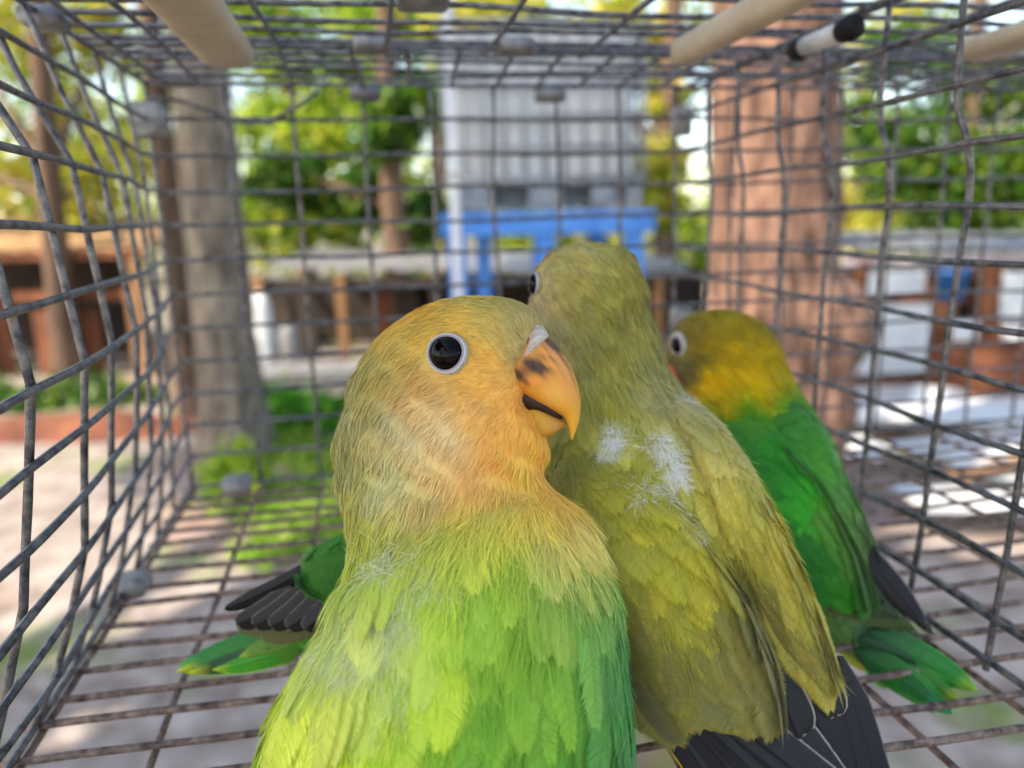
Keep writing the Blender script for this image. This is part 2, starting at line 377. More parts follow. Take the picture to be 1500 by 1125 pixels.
# leafy trees of the background
BG = [
 ('broad yellow-green tree behind the low open shed', 450, 11.0, [(410,60,10.5,.8),(470,190,10,.75),(420,300,10,.65),(520,110,11,.7),(560,30,10.5,.7),(500,320,10.5,.55),(380,180,11,.5)], 9000, LEAF_YG, 21),
 ('dark green tree close to the left side of the water tank', 585, 8.5, [(590,170,8,.38),(570,205,8.2,.3),(600,130,8.4,.3),(560,150,8.5,.22),(420,260,8.6,.4),(530,290,8.8,.38),(610,320,8.6,.3)], 5200, LEAF_DG, 22),
 ('yellowish tree between the water tank and the burled trunk', 975, 9.0, [(960,240,8.6,.38),(985,150,8.8,.32),(950,300,8.6,.3),(1000,60,9,.5),(900,40,9,.5),(700,30,9.4,.6),(800,60,9.2,.5)], 6500, LEAF_YL, 23),
 ('deep green tree rising behind the white-panelled shed', 1400, 10.5, [(1330,250,10,.75),(1440,300,10,.8),(1280,190,10.5,.5),(1500,230,10,.8),(1390,160,10.5,.6),(1560,100,10,.9),(1350,70,10.5,.6)], 9000, LEAF_DG, 24),
 ('pale yellow-green tree far beyond the white-panelled shed', 1250, 14.0, [(1240,320,13,.8),(1300,240,14,.9),(1420,200,14,.9),(1200,120,14,1.0),(1480,120,14,1.0),(1330,20,14,1.1),(1110,40,14,.9)], 8000, LEAF_YL, 25),
 ('tall yellow-green tree far behind the grey-brown trunk', 300, 14.0, [(250,120,14,.9),(330,280,14,.9),(180,200,14.5,1.0),(280,20,14,1.1),(420,110,14,.8),(60,120,14.5,1.1),(400,330,14,.7)], 8500, LEAF_YG, 26),
 ('far bright tree seen past the tank stand', 650, 16.0, [(560,250,16,1.0),(650,120,16,1.1),(500,20,16,1.2),(760,340,16,1.0),(1000,330,16,1.1),(880,250,16,1.1),(620,350,16,.8)], 9000, LEAF_YG, 27),
]
for lab, px, Z, spec, nl, cols, sd_ in BG:
    b = gp(px, Z)
    tree(lab, b, 4.2, .15, clumps_px(spec,4,sd_), int(nl*.82), .17, cols, sd_, M['bark_dark'], limbs=7, group='leafy trees behind the yard')
# a wood far off that closes the view
r6=np.random.default_rng(77); fw_=[]
for px in range(-900,2500,38):
    for k in range(3): fw_.append((W(px+r6.uniform(-20,20),[372,315,255][k]+r6.uniform(-25,25),19+r6.uniform(-1.5,1.5)),r6.uniform(.55,.95)))
wo=obj('far_wood',leaf_cloud([c_ for c_,_ in fw_],[q_ for _,q_ in fw_],15000,.34,LEAF_YG+LEAF_YL+LEAF_DG,78,.9),M['leaf'],None,'stuff')
tag(wo,'mass of yellow-green woodland closing the view behind the sheds','woodland')
# unseen trees added behind and left of the viewer to shade cage, tank, grey trunk
def added_shade_tree(label, targets, dist, rad, nl, seed, base):
    cl=[]; rs=np.random.default_rng(seed)
    for t in targets:
        c=np.array(t)+np.array(sd)*dist
        cl.append((c,rad))
        for _ in range(4):
            d=rs.normal(size=3); d/=np.linalg.norm(d); cl.append((c+d*rad*.9,rad*.6))
    ctr=np.mean([c for c,_ in cl],0); bs=np.array([base[0],base[1],GZ])
    tree(label,bs,ctr[2]-GZ,.22,cl,nl,.27,LEAF_DG,seed,M['bark_dark'],name='added_shade_tree',trunk_top=(ctr[2]-GZ)*.8,lean=((ctr[0]-bs[0])*.4,(ctr[1]-bs[1])*.4))
added_shade_tree('dense unseen tree added behind the viewer to shade the cage',[(0.1,-.1,.05),(.9,.2,-.6),(-.5,.6,-.8),(.2,1.2,-1.1),(1.2,1.2,-1.2)],6.0,1.05,15000,31,(-4.2,-4.2))
added_shade_tree('unseen spreading tree added left of the cage to shade the tank and grey trunk',[tuple(W(790,200,4.1)),tuple(W(790,80,4.1)),tuple(W(800,340,4.1)),tuple(W(325,250,4.3)),tuple(W(325,520,4.3)),],7.0,.85,12000,32,(-4.4,.2))
# ------------------------------------------------------------------ water tank on its blue stand
M['tank'] = mat('milky_tank_plastic', (214,216,218), (196,200,206), 3, .45, 0, 0)
M['galv'] = mat('galvanised_tube', (168,172,178), (140,146,154), 40, .4, .6)
M['blue'] = mat('blue_steel_paint', (78,146,228), (60,122,206), 12, .45, 0, .001, c3=(112,162,226))
M['pallet'] = mat('pallet_steel', (140,150,162), (104,112,124), 20, .55, .2)
def part_box(parent, name, c, s, m, rz=0., bev=.004, tilt=(0,0)):
    o = np.array(parent.location)
    return obj(name, box_mesh(name, tuple(np.array(c)-o), s, rz, bev, tilt), m, parent)
TZ = 4.1
tb = W(794, 308, TZ); tw, td, th_ = .94, .90, .70
rzT = math.atan2(RIGHT[1], RIGHT[0])
ex = np.array([math.cos(rzT), math.sin(rzT), 0]); ey = np.array([-ex[1], ex[0], 0]); ez = np.array([0,0,1.])
tank = thing('water_tank', 'white plastic water tank in a metal grid frame on the blue stand', 'water tank', tb)
def ribbed(w, d, h, n=48, m=36):
    V=[]
    for i in range(m):
        z = h*i/(m-1); k = 1-.012*(.5+.5*math.cos(z/h*2*math.pi*5))
        if i in (0,m-1): k *= .94
        for j in range(n):
            t = j*2*math.pi/n; c,s = math.cos(t),math.sin(t)
            V.append(ex*w/2*k*np.sign(c)*abs(c)**.28+ey*d/2*k*np.sign(s)*abs(s)**.28+ez*(z+.12))
    q = [(i*n+j, i*n+(j+1)%n, (i+1)*n+(j+1)%n, (i+1)*n+j) for i in range(m-1) for j in range(n)]
    q += [tuple(range(n))[::-1], tuple((m-1)*n+j for j in range(n))]
    return raw_mesh('bottle', V, faces=q)
obj('bottle', ribbed(tw-.06, td-.06, th_), M['tank'], tank)
fd = ey*(-td/2)
for i in range(11):
    p = fd+ex*(-tw/2+tw*i/10); obj('grid_bar', tube('grid_bar', [p+ez*.12, p+ez*(th_+.14)], .011, 8), M['galv'], tank)
for s in (-1,1):
    for i in range(5):
        p = ex*s*tw/2+ey*(-td/2+td*(i+1)/5); obj('grid_bar', tube('grid_bar', [p+ez*.12, p+ez*(th_+.14)], .011, 8), M['galv'], tank)
for i in range(6):
    z = .14+i*th_/5; o_ = 1.012
    lp = [(-1,-1),(1,-1),(1,1),(-1,1),(-1,-1)]
    obj('grid_hoop', tube('grid_hoop', [ex*a*tw/2*o_+ey*b*td/2*o_+ez*z for a,b in lp], .012, 8), M['galv'], tank)
for i,(x,w) in enumerate(((-.36,.2),(.0,.16),(.28,.12),(.42,.08))):
    part_box(tank,'pallet_foot', tb+ex*x-ey*.38+ez*.06, (w,.14,.12), M['pallet'], rzT)
part_box(tank,'pallet_skirt', tb-ey*.25+ez*.06, (tw*.96,.05,.115), M['pallet'], rzT)
part_box(tank,'pallet_deck', tb+ez*.125, (tw,td,.03), M['pallet'], rzT)
part_box(tank,'pallet_runner', tb-ey*.30+ez*.012, (tw,.1,.022), M['pallet'], rzT)
stand = thing('tank_stand', 'bright blue steel stand carrying the white water tank', 'stand', (tb[0],tb[1],GZ))
hz = tb[2]
for y in (-.42,.42): part_box(stand,'beam', tb+ey*y+ex*.01-ez*.065, (1.03,.08,.11), M['blue'], rzT)
for x in (-.46,.0,.46): part_box(stand,'cross_beam', tb+ex*x-ez*.06, (.08,.74,.10), M['blue'], rzT)
for x in (-.43,.0,.43):
    for y in (-.40,.40):
        zt = hz-.1205; part_box(stand,'leg', np.array([tb[0],tb[1],0])+ex*(x if y<0 else x*.78)+ey*y+ez*(GZ-.03+zt)/2, (.088,.088,zt-GZ+.03), M['blue'], rzT)
for y in (-.40,.40): part_box(stand,'brace', np.array([tb[0],tb[1],GZ+.35])+ey*y, (.86,.05,.05), M['blue'], rzT, tilt=(0,.0))
pp = W(667, 300, 3.45)
pipe = thing('white_pipe', 'white plastic downpipe standing in front of the water tank', 'pipe', (pp[0],pp[1],GZ))
obj('tube', tube('tube', [(0,0,-.03),(0,0,2.4)], .023, 14), M['tank'], pipe)
for z in (.5,1.5): obj('collar', tube('collar', [(0,0,z),(0,0,z+.08)], .030, 14), M['tank'], pipe)
# ------------------------------------------------------------------ sheds
M['tin'] = mat('pale_roof_sheet', (150,150,152), (118,114,112), 5, .55, .2, 0)
M['brown_tin'] = mat('tan_roof_sheet', (188,152,112), (150,112,80), 5, .7)
M['plank'] = mat('red_brown_plank', (132,80,54), (86,50,34), 6, .8, 0, .003, stretch=(1,1,.3))
M['tan_wood'] = mat('tan_timber', (150,112,78), (112,80,54), 6, .75, 0, .003, stretch=(1,1,.3))
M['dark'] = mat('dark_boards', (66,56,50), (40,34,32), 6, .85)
M['white'] = mat('whitewashed_panel', (226,226,226), (204,206,210), 4, .6)
M['pinkfascia'] = mat('weathered_fascia', (196,180,178), (166,150,150), 6, .7)
M['brown_post'] = mat('brown_post', (158,102,68), (116,70,46), 6, .8, 0, .003)
M['bluebin'] = mat('blue_plastic', (58,120,186), (48,104,166), 8, .4)
def roof(parent, a, b, depth, m, pitch=.16, th=.02, n=60):
    """corrugated roof sheet whose front edge runs from a to b"""
    a=np.array(a,float);b=np.array(b,float);o=np.array(parent.location);d=b-a;l=np.linalg.norm(d);d/=l
    bk=np.array([-d[1],d[0],0]); 
    V=[];q=[]
    for i in range(n+1):
        p=a+d*l*i/n; w=.012*math.sin(i*math.pi/2)
        for k,(s,zz) in enumerate(((0,0),(1,pitch*depth),(1,pitch*depth+th),(0,th))): V.append(p+bk*depth*s+ez*(zz+w)-o)
    for i in range(n):
        for k in range(4): q.append((i*4+k,i*4+(k+1)%4,(i+1)*4+(k+1)%4,(i+1)*4+k))
    q+=[(3,2,1,0),tuple(n*4+k for k in range(4))]
    return obj('roof', raw_mesh('roof',V,faces=q,smooth=False), m, parent)
def pbox(parent, name, px0, px1, py0, py1, Z, dep, m, rz=None, bev=.004):
    """upright box that fills the given photo rectangle at distance Z"""
    c=W((px0+px1)/2,(py0+py1)/2,Z); w=(px1-px0)*Z/F; h=(py1-py0)*Z/F
    o=np.array(parent.location)
    return obj(name, box_mesh(name, tuple(c-o+ey*dep/2), (w,dep,h), rzT if rz is None else rz, bev), m, parent)
# low open shed between the two trunks
s1=thing('low_shed','low open shed with a pale corrugated roof and dark interior','shed',gp(520,7.0))
roof(s1, W(385,392,6.9), W(1030,405,6.9), 2.0, M['tin'], .05)
pbox(s1,'fascia',388,1028,402,418,6.95,.04,M['dark'])
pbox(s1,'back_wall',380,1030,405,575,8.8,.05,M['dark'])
for x,m in ((382,M['tan_wood']),(502,M['tan_wood']),(640,M['dark']),(965,M['tan_wood'])): pbox(s1,'post',x-7,x+7,404,565,6.97,.08,m)
for x in (415,452,560,600): pbox(s1,'board',x-14,x+14,430,560,7.6,.03,M['dark'] if x!=560 else M['plank'])
sk=thing('feed_sack','upright white sack leaning in the low open shed','sack',gp(388,6.7),'sacks in the low shed')
def sack(parent,px0,px1,py0,py1,Z,m,seed):
    c=W((px0+px1)/2,(py0+py1)/2,Z)-np.array(parent.location); w=(px1-px0)*Z/F/2; h=(py1-py0)*Z/F/2
    V=[];n=20;mm=14
    for i in range(mm):
        t=-1+2*i/(mm-1); k=(1-abs(t)**5)**.5*.95+.05
        for j in range(n):
            a=j*2*math.pi/n; r=1+.12*fnoise(math.cos(a)*2+seed,math.sin(a)*2,t*2)
            V.append(c+ex*w*k*r*math.cos(a)+ey*w*.7*k*r*math.sin(a)+ez*h*t)
    q=[(i*n+j,i*n+(j+1)%n,(i+1)*n+(j+1)%n,(i+1)*n+j) for i in range(mm-1) for j in range(n)]+[tuple(range(n))[::-1],tuple((mm-1)*n+j for j in range(n))]
    return obj('bag',raw_mesh('bag',V,faces=q),m,parent)
sack(sk,368,400,425,545,6.7,M['white'],1)
sk2=thing('feed_sack','slumped grey-white sack beside the upright white one','sack',gp(425,6.8),'sacks in the low shed')
sack(sk2,405,440,470,552,6.8,M['tin'],2)
sh=thing('roof_sheet_stack','stack of pale corrugated sheets lying before the low open shed','sheets',gp(440,6.2))
for i in range(4):
    c=gp(440,6.2)+ez*(.03+.045*i); obj('sheet',box_mesh('sheet',tuple(c-np.array(sh.location)+ex*.03*i),(.95,.55,.03),rzT+.04*i,.006),M['tin'],sh)
# left shed
s2=thing('plank_shed','red-brown plank shed with a tan roof at the edge of the yard','shed',gp(60,7.4))
roof(s2, W(-330,372,7.0), W(215,366,7.0), 2.2, M['brown_tin'], .14)
pbox(s2,'fascia',-330,212,366,384,7.03,.05,M['plank'])
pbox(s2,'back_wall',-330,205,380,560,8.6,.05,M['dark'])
for i,x in enumerate(range(-320,200,34)):
    if i%4!=2: pbox(s2,'plank',x,x+28,455 if i%3 else 420,565,7.25,.03,M['plank'] if i%5 else M['tan_wood'])
for x in (-200,-40,95,206): pbox(s2,'post',x-8,x+8,380,570,7.1,.1,M['tan_wood'] if x!=-40 else M['plank'])
pbox(s2,'rail',-320,205,430,446,7.2,.04,M['plank'])
# right shed with whitewashed panels
s3=thing('white_panel_shed','open shed with white panels between brown posts','shed',gp(1400,6.0))
roof(s3, W(1235,366,5.6), W(1900,372,5.6), 2.4, M['tin'], .04)
pbox(s3,'fascia',1237,1900,368,387,5.63,.05,M['pinkfascia'])
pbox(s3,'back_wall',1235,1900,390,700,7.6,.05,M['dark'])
for x in (1262,1378,1448,1600): pbox(s3,'post',x-(18 if x!=1262 else 8),x+(18 if x!=1262 else 8),386,640,5.7,.12,M['brown_post'])
for (a,b_,c,d) in ((1274,1356,398,432),(1252,1360,446,548),(1250,1345,566,640),(1396,1432,470,530),(1468,1580,398,470),(1468,1580,478,560),(1620,1780,400,600)):
    pbox(s3,'white_panel',a,b_,c,d,5.55,.03,M['white'])
pbox(s3,'cross_rail',1250,1640,434,444,5.8,.06,M['brown_post']); pbox(s3,'cross_rail',1250,1640,552,563,5.8,.06,M['brown_post'])
bn=thing('blue_bucket','blue plastic bucket hanging on a brown shed post','bucket',W(1390,440,5.5))
def bucket(parent,r0,r1,h,m):
    th=np.linspace(0,2*np.pi,21)[:-1];V=[];n=20
    prof=[(r0*.0,0),(r0,0),(r1,h),(r1*1.08,h),(r1*1.08,h-.02),(r1*.94,h-.015),(r0*.93,.02),(0.0,.02)]
    for r,z in prof:
        for t in th: V.append((r*math.cos(t),r*math.sin(t),z))
    q=[(i*n+j,i*n+(j+1)%n,(i+1)*n+(j+1)%n,(i+1)*n+j) for i in range(len(prof)-1) for j in range(n)]
    return obj('pail',raw_mesh('pail',V,faces=q),m,parent)
bucket(bn,.085,.12,.22,M['bluebin'])
obj('handle',tube('handle',[(.12*math.cos(a),0,.22+.16*math.sin(a)) for a in np.linspace(0,math.pi,15)],.006,6),M['galv'],bn)
# white sheets and boards lying in front of the right shed
pl=thing('board_pile','heap of white sheets and orange boards on the ground by the shed','boards',gp(1440,3.5))
rr_=np.random.default_rng(4)
for i in range(26):
    c=np.array([rr_.uniform(-.42,.75),rr_.uniform(-.85,1.0),.02+.026*(i%9)])
    wd = i%5==1
    obj('board' if wd else 'sheet', box_mesh('board',tuple(c),(rr_.uniform(.5,.8),.10 if wd else rr_.uniform(.25,.5),.018),rzT+rr_.uniform(-.6,.6),.003,(rr_.uniform(-.07,.07),rr_.uniform(-.06,.06))),M['tan_wood'] if wd else M['white'],pl)
# low bank of red earth before the hedge
M['earth']=mat('red_brown_earth',(132,82,60),(92,54,42),5,.95,0,.02)
V=[];nx,ny=50,14; pc=gp(70,4.9)
for i in range(nx):
    for j in range(ny):
        u=-1+2*i/(nx-1); v=-1+2*j/(ny-1); x=u*.95; y=v*.36
        h=.15*max(0,(1-u**4))*max(0,1-v*v)*(1+.4*fnoise(x*2,y*2,3.))-.03
        V.append(pc+ex*x+ey*y+ez*h)
eb=obj('earth_bank',raw_mesh('earth_bank',V,faces=[(i*ny+j,(i+1)*ny+j,(i+1)*ny+j+1,i*ny+j+1) for i in range(nx-1) for j in range(ny-1)]),M['earth'],None,'structure')
r8=np.random.default_rng(12); gc=[]
for px,Z,rd in ((330,3.5,.22),(400,3.3,.26),(470,3.6,.3),(520,3.2,.25),(440,3.0,.2),(560,3.7,.3),(350,2.9,.15),(480,4.1,.35),(380,4.4,.3)):
    gc.append((gp(px,Z)+ez*.02,rd))
gr_=obj('grass',leaf_cloud([q for q,_ in gc],[q for _,q in gc],7000,.055,[(130,176,52),(160,194,66),(96,150,44),(178,190,84)],51,.10),M['leaf'],None,'stuff')
tag(gr_,'sunlit yellow-green grass growing in patches on the dirt below the cage','grass')
# dark crate, pale post that carries the cage, hedge, seedling
cr_=thing('dark_crate','dark brown crate beside the heap of white sheets','crate',gp(1480,4.6))
for z in range(4):
    for s in (-1,1):
        part_box(cr_,'slat',np.array(cr_.location)+ey*.2*s+ez*(.08+.12*z),(.5,.02,.10),M['plank'],rzT)
        part_box(cr_,'slat',np.array(cr_.location)+ex*.24*s+ez*(.08+.12*z),(.02,.37,.10),M['plank'],rzT)
part_box(cr_,'base',np.array(cr_.location)+ez*.02,(.46,.37,.02),M['dark'],rzT)
hd=thing('hedge','low dark green hedge in front of the plank shed','hedge',gp(100,6.0),'low hedges')
r5=np.random.default_rng(9); o=np.array(hd.location)
hc=[(W(x,602,6.0)-o+np.array([0,r5.uniform(-.15,.15),r5.uniform(-.05,.05)]),.26) for x in range(-260,225,34)]
obj('foliage',leaf_cloud([c for c,_ in hc],[r for _,r in hc],6000,.09,LEAF_DG,41,.85),M['leaf'],hd)
for c,_ in hc[::3]: obj('stem',tube('stem',[(c[0],c[1],-.05),(c[0],c[1],c[2])],.02,6),M['bark_dark'],hd)
hd2=thing('hedge','bright green low hedge between the grey trunk and the sheets','hedge',gp(440,5.2),'low hedges')
o=np.array(hd2.location); hc=[(W(x,606,5.2)-o+np.array([0,r5.uniform(-.25,.25),r5.uniform(-.05,.05)]),.2) for x in range(375,760,30)]
obj('foliage',leaf_cloud([c for c,_ in hc],[r for _,r in hc],6400,.09,[(90,170,48),(110,186,54),(60,130,38),(140,190,60)],42,.85),M['leaf'],hd2)
for c,_ in hc[::3]: obj('stem',tube('stem',[(c[0],c[1],-.05),(c[0],c[1],c[2])],.02,6),M['bark_dark'],hd2)
sg=thing('seedling_bush','small yellow-green bush at the foot of the grey trunk','bush',gp(350,3.6))
o=np.array(sg.location); hc=[(W(px,py,3.6)-o,.10) for px,py in ((320,690),(350,670),(378,690),(350,705))]
obj('foliage',leaf_cloud([c for c,_ in hc],[r for _,r in hc],420,.07,[(150,180,50),(180,200,60),(120,160,44)],43,.9),M['leaf'],sg)
for c,_ in hc[:3]: obj('stem',tube('stem',[(0,0,-.03),(c[0]*.6,c[1]*.6,c[2]*.5),tuple(c)],.006,6),M['bark_dark'],sg)
# stand under the cage: a pale post and a front bearer, both beyond the picture's lower edge or right corner
cs=thing('cage_stand','pale timber post and bearer carrying the wire cage','stand',(0.30,-.2,GZ))
def wbox(parent,name,x0,x1,y0,y1,z0,z1,m,bev=.002):
    o=np.array(parent.location); return obj(name,box_mesh(name,tuple(np.array([(x0+x1)/2,(y0+y1)/2,(z0+z1)/2])-o),(x1-x0,y1-y0,z1-z0),0,bev),m,parent)
M['pale_post']=mat('pale_timber',(222,204,178),(196,172,142),9,.75,0,.001,stretch=(1,1,.2))
wbox(cs,'post',.290,.312,-.165,-.140,GZ-.05,-.0046,M['pale_post'])
wbox(cs,'bearer',-.06,.56,-.300,-.265,-.045,-.0046,M['pale_post'])
wbox(cs,'post',-.06,-.02,-.300,-.265,GZ-.05,-.0462,M['pale_post']); wbox(cs,'post',.50,.54,-.300,-.265,GZ-.05,-.0462,M['pale_post'])
wp=thing('vent_pipe','short white pipe with black end caps under the cage top by the divider','pipe',(.1978,-.110,.1462))
obj('tube',tube('tube',[(0,.0095,0),(0,-.0095,0)],.0026,14),M['white_pvc'],wp)
for s in (-1,1): obj('cap',tube('cap',[(0,.0090*s,0),(0,.0135*s,0)],.0031,14),M['black'],wp)
# ------------------------------------------------------------------ birds: surfaces
M['plume'] = mat_attr('plumage', .55, .22, sheen=.15, transl=.12)
M['skin'] = mat_attr('under_plumage', .8, .1)
M['vane'] = mat_attr('flight_feather_vane', .45, .3)
M['eye'] = mat('glossy_black_eye', (6,5,5), (4,3,3), 50, .04, spec=.14)
M['ring'] = mat('bare_eye_ring', (184,176,188), (128,120,134), 1700, .55, 0, .00012)
M['ring_white'] = mat('white_eye_ring', (232,230,228), (206,204,206), 1400, .6, 0, .0001)
M['foot'] = mat('grey_scaly_foot', (150,138,130), (112,100,96), 900, .7, 0, .0002)
M['claw'] = mat('dark_claw', (60,54,52), (40,36,34), 500, .4)
M['mouth'] = mat('dark_mouth', (58,34,30), (40,22,20), 300, .5)
def pchip(x, y, xq):
    x=np.asarray(x,float); y=np.asarray(y,float); h=np.diff(x); d=np.diff(y,axis=0)/h[:,None]
    m=np.zeros_like(y); m[0]=d[0]; m[-1]=d[-1]
    for i in range(1,len(x)-1):
        w=(d[i-1]*d[i]>0); hm=np.where(w, 2*d[i-1]*d[i]/(d[i-1]+d[i]+1e-15), 0); m[i]=hm
    k=np.clip(np.searchsorted(x,xq,side='right')-1,0,len(x)-2); t=((xq-x[k])/h[k])[:,None]; H=h[k][:,None]
    return (2*t**3-3*t**2+1)*y[k]+(t**3-2*t**2+t)*H*m[k]+(-2*t**3+3*t**2)*y[k+1]+(t**3-t**2)*H*m[k+1]
class Surf:
    """loft through cross-sections: (left x, left y, right x, right y, distance, half depth)"""
    def __init__(s, st, nu=90, nv=56, squ=1.0, disp=None):
        st=np.asarray(st,float); t=np.arange(len(st),dtype=float)
        c=np.hypot(np.diff((st[:,0]+st[:,2])/2),np.diff((st[:,1]+st[:,3])/2)); t[1:]=np.cumsum(c+1e-3)
        q=pchip(t,st,np.linspace(0,t[-1],nu))
        Lp=W_arr(q[:,0],q[:,1],q[:,4]); Rp=W_arr(q[:,2],q[:,3],q[:,4]); ce=(Lp+Rp)/2; a=(Rp-Lp)/2
        th=np.arange(nv)*2*np.pi/nv
        cs=np.sign(np.cos(th))*abs(np.cos(th))**squ; sn=np.sign(np.sin(th))*abs(np.sin(th))**squ
        s.P=ce[:,None]+a[:,None]*cs[None,:,None]-FWD[None,None]*(q[:,5][:,None]*sn[None])[...,None]
        if disp is not None:
            ax=s.P-ce[:,None]; ax/=np.linalg.norm(ax,axis=2)[...,None]+1e-9; s.P=s.P+ax*disp(s.P.reshape(-1,3)).reshape(nu,nv,1)
        s.nu,s.nv=nu,nv
        V=s.P.reshape(-1,3); i,j=np.meshgrid(np.arange(nu-1),np.arange(nv),indexing='ij'); i=i.ravel();j=j.ravel()
        s.q=np.stack([i*nv+j,i*nv+(j+1)%nv,(i+1)*nv+(j+1)%nv,(i+1)*nv+j],1); s.V=V
        s.caps=[tuple(range(nv))[::-1],tuple((nu-1)*nv+k for k in range(nv))]
        A=V[s.q]; n=np.cross(A[:,2]-A[:,0],A[:,3]-A[:,1]); s.area=np.linalg.norm(n,axis=1)/2; n/=(2*s.area[:,None]+1e-15)
        cc=A.mean(1); out=np.sign(((cc-ce[i])*n).sum(1)).sum(); s.sgn=1 if out>0 else -1; s.fn=n*s.sgn
        vn=np.zeros_like(V)
        for k in range(4): np.add.at(vn,s.q[:,k],s.fn*s.area[:,None])
        s.vn=vn/(np.linalg.norm(vn,axis=1)[:,None]+1e-15)
        s.bvh=BVHTree.FromPolygons([tuple(v) for v in V],[tuple(f) for f in s.q.tolist()])
    def mesh(s,name,colf,org):
        V=s.V; c=colf(V)
        f=[tuple(x) for x in s.q.tolist()]+s.caps
        if s.sgn<0: f=[x[::-1] for x in f]
        return raw_mesh(name,V-org,faces=f,col=c)
    def sample(s,n,r,keep=None):
        k=r.choice(len(s.q),n,p=s.area/s.area.sum()); u=r.random((n,1)); v=r.random((n,1)); A=s.V[s.q[k]]; B=s.vn[s.q[k]]
        f=lambda Q:(Q[:,0]*(1-u)+Q[:,3]*u)*(1-v)+(Q[:,1]*(1-u)+Q[:,2]*u)*v
        P=f(A); N=f(B); N/=np.linalg.norm(N,axis=1)[:,None]
        if keep is not None:
            m=keep(P); P=P[m]; N=N[m]
        return P,N
    def hit(s,px,py):
        d=W(px,py,1.)-CAM; d/=np.linalg.norm(d); r=s.bvh.ray_cast(Vector(CAM),Vector(d))
        return (np.array(r[0]),np.array(r[1])*1.0) if r[0] is not None else (None,None)
    def drop(s,P,N,Q):
        o=np.empty(len(P))
        for i,(p,n,q) in enumerate(zip(P,N,Q)):
            r=s.bvh.find_nearest(Vector(q)); o[i]=np.dot(np.array(r[0])-p,n) if r[0] is not None else 0
        return o
def W_arr(x,y,Z): return CAM+Z[:,None]*(RIGHT*((x-750)/F)[:,None]+DOWN*((y-562.5)/F)[:,None]+FWD)
def colour_field(pts, sig, gain=1.0, tint=(1,1,1)):
    """plumage colours given at places on the bird, blended smoothly between them"""
    a=np.array([p[:2] for p in pts],float); c=s2l([p[2] for p in pts])
    def f(X):
        q=proj(X); d2=((q[:,None]-a[None])**2).sum(-1); w=np.exp(-d2/(2*sig*sig))+1e-9/(d2+1)
        col=(w[...,None]*c[None]).sum(1)/w.sum(1)[:,None]
        x,y,z=X[:,0],X[:,1],X[:,2]
        n=np.sin(x*420+2*np.sin(z*260+1))*np.sin(y*350+z*300)+.6*np.sin(x*900+z*700+2*np.sin(y*800))
        return np.clip(gain*col*(1+.045*n)[:,None]*np.array(tint)*np.stack([1+.05*n,1+0*n,1-.10*n],1),0,1)
    return f
def tang(D,N):
    D=D-(D*N).sum(1)[:,None]*N; return D/(np.linalg.norm(D,axis=1)[:,None]+1e-12)
def strands(name, S, P, N, D, L, wd, lift, col, r, org, parent, tipc=1.12, m=None, roll=.6, curl=.15):
    """fine hair-like feathers: a thin tapered ribbon each, following the surface"""
    n=len(P); x_,y_,z_=P[:,0],P[:,1],P[:,2]
    cl=np.stack([np.sin(x_*1500+2*np.sin(z_*1100)),np.sin(y_*1400+2*np.sin(x_*1200)),np.sin(z_*1300+2*np.sin(y_*1000+x_*900))],1); lift=np.broadcast_to(lift,(n,))*(1+.35*cl[:,0]*cl[:,2])
    D=tang(D+.04*cl+curl*r.normal(size=(n,3)),N); L=np.broadcast_to(L,(n,))*(.7+.6*r.random(n))
    dr=S.drop(P,N,P+D*L[:,None]); sd_=np.cross(N,D); ro=r.normal(size=n)*roll
    wv=(sd_*np.cos(ro)[:,None]+N*np.sin(ro)[:,None]); h=np.broadcast_to(lift,(n,))*(.5+r.random(n))
    side=sd_*(r.normal(size=n)*.10*L)[:,None]
    def pt(t): return P+D*(L*t)[:,None]+side*t*t+N*(dr*t*t+h*(.15+.85*t)*1.0-.0001*(1-t))[:,None]
    p0,p1,p2,p3=pt(0.),pt(.4),pt(.75),pt(1.)
    w=(np.broadcast_to(wd,(n,))*(.7+.6*r.random(n)))[:,None]*wv/2
    V=np.stack([p0-w,p0+w,p1-w*.95,p1+w*.95,p2-w*.7,p2+w*.7,p3],1).reshape(-1,3)
    b=np.arange(n)[:,None]*7
    Q=np.concatenate([b+[0,1,3,2],b+[2,3,5,4]]); T=b+[4,5,6]
    j=(1+.11*r.normal(size=(n,1)))
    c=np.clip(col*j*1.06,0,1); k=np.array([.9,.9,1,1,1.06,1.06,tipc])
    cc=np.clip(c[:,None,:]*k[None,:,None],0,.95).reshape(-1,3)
    return obj(name,raw_mesh(name,V-org,quads=Q,tris=T,col=cc,smooth=False),m or M['plume'],parent,'stuff')
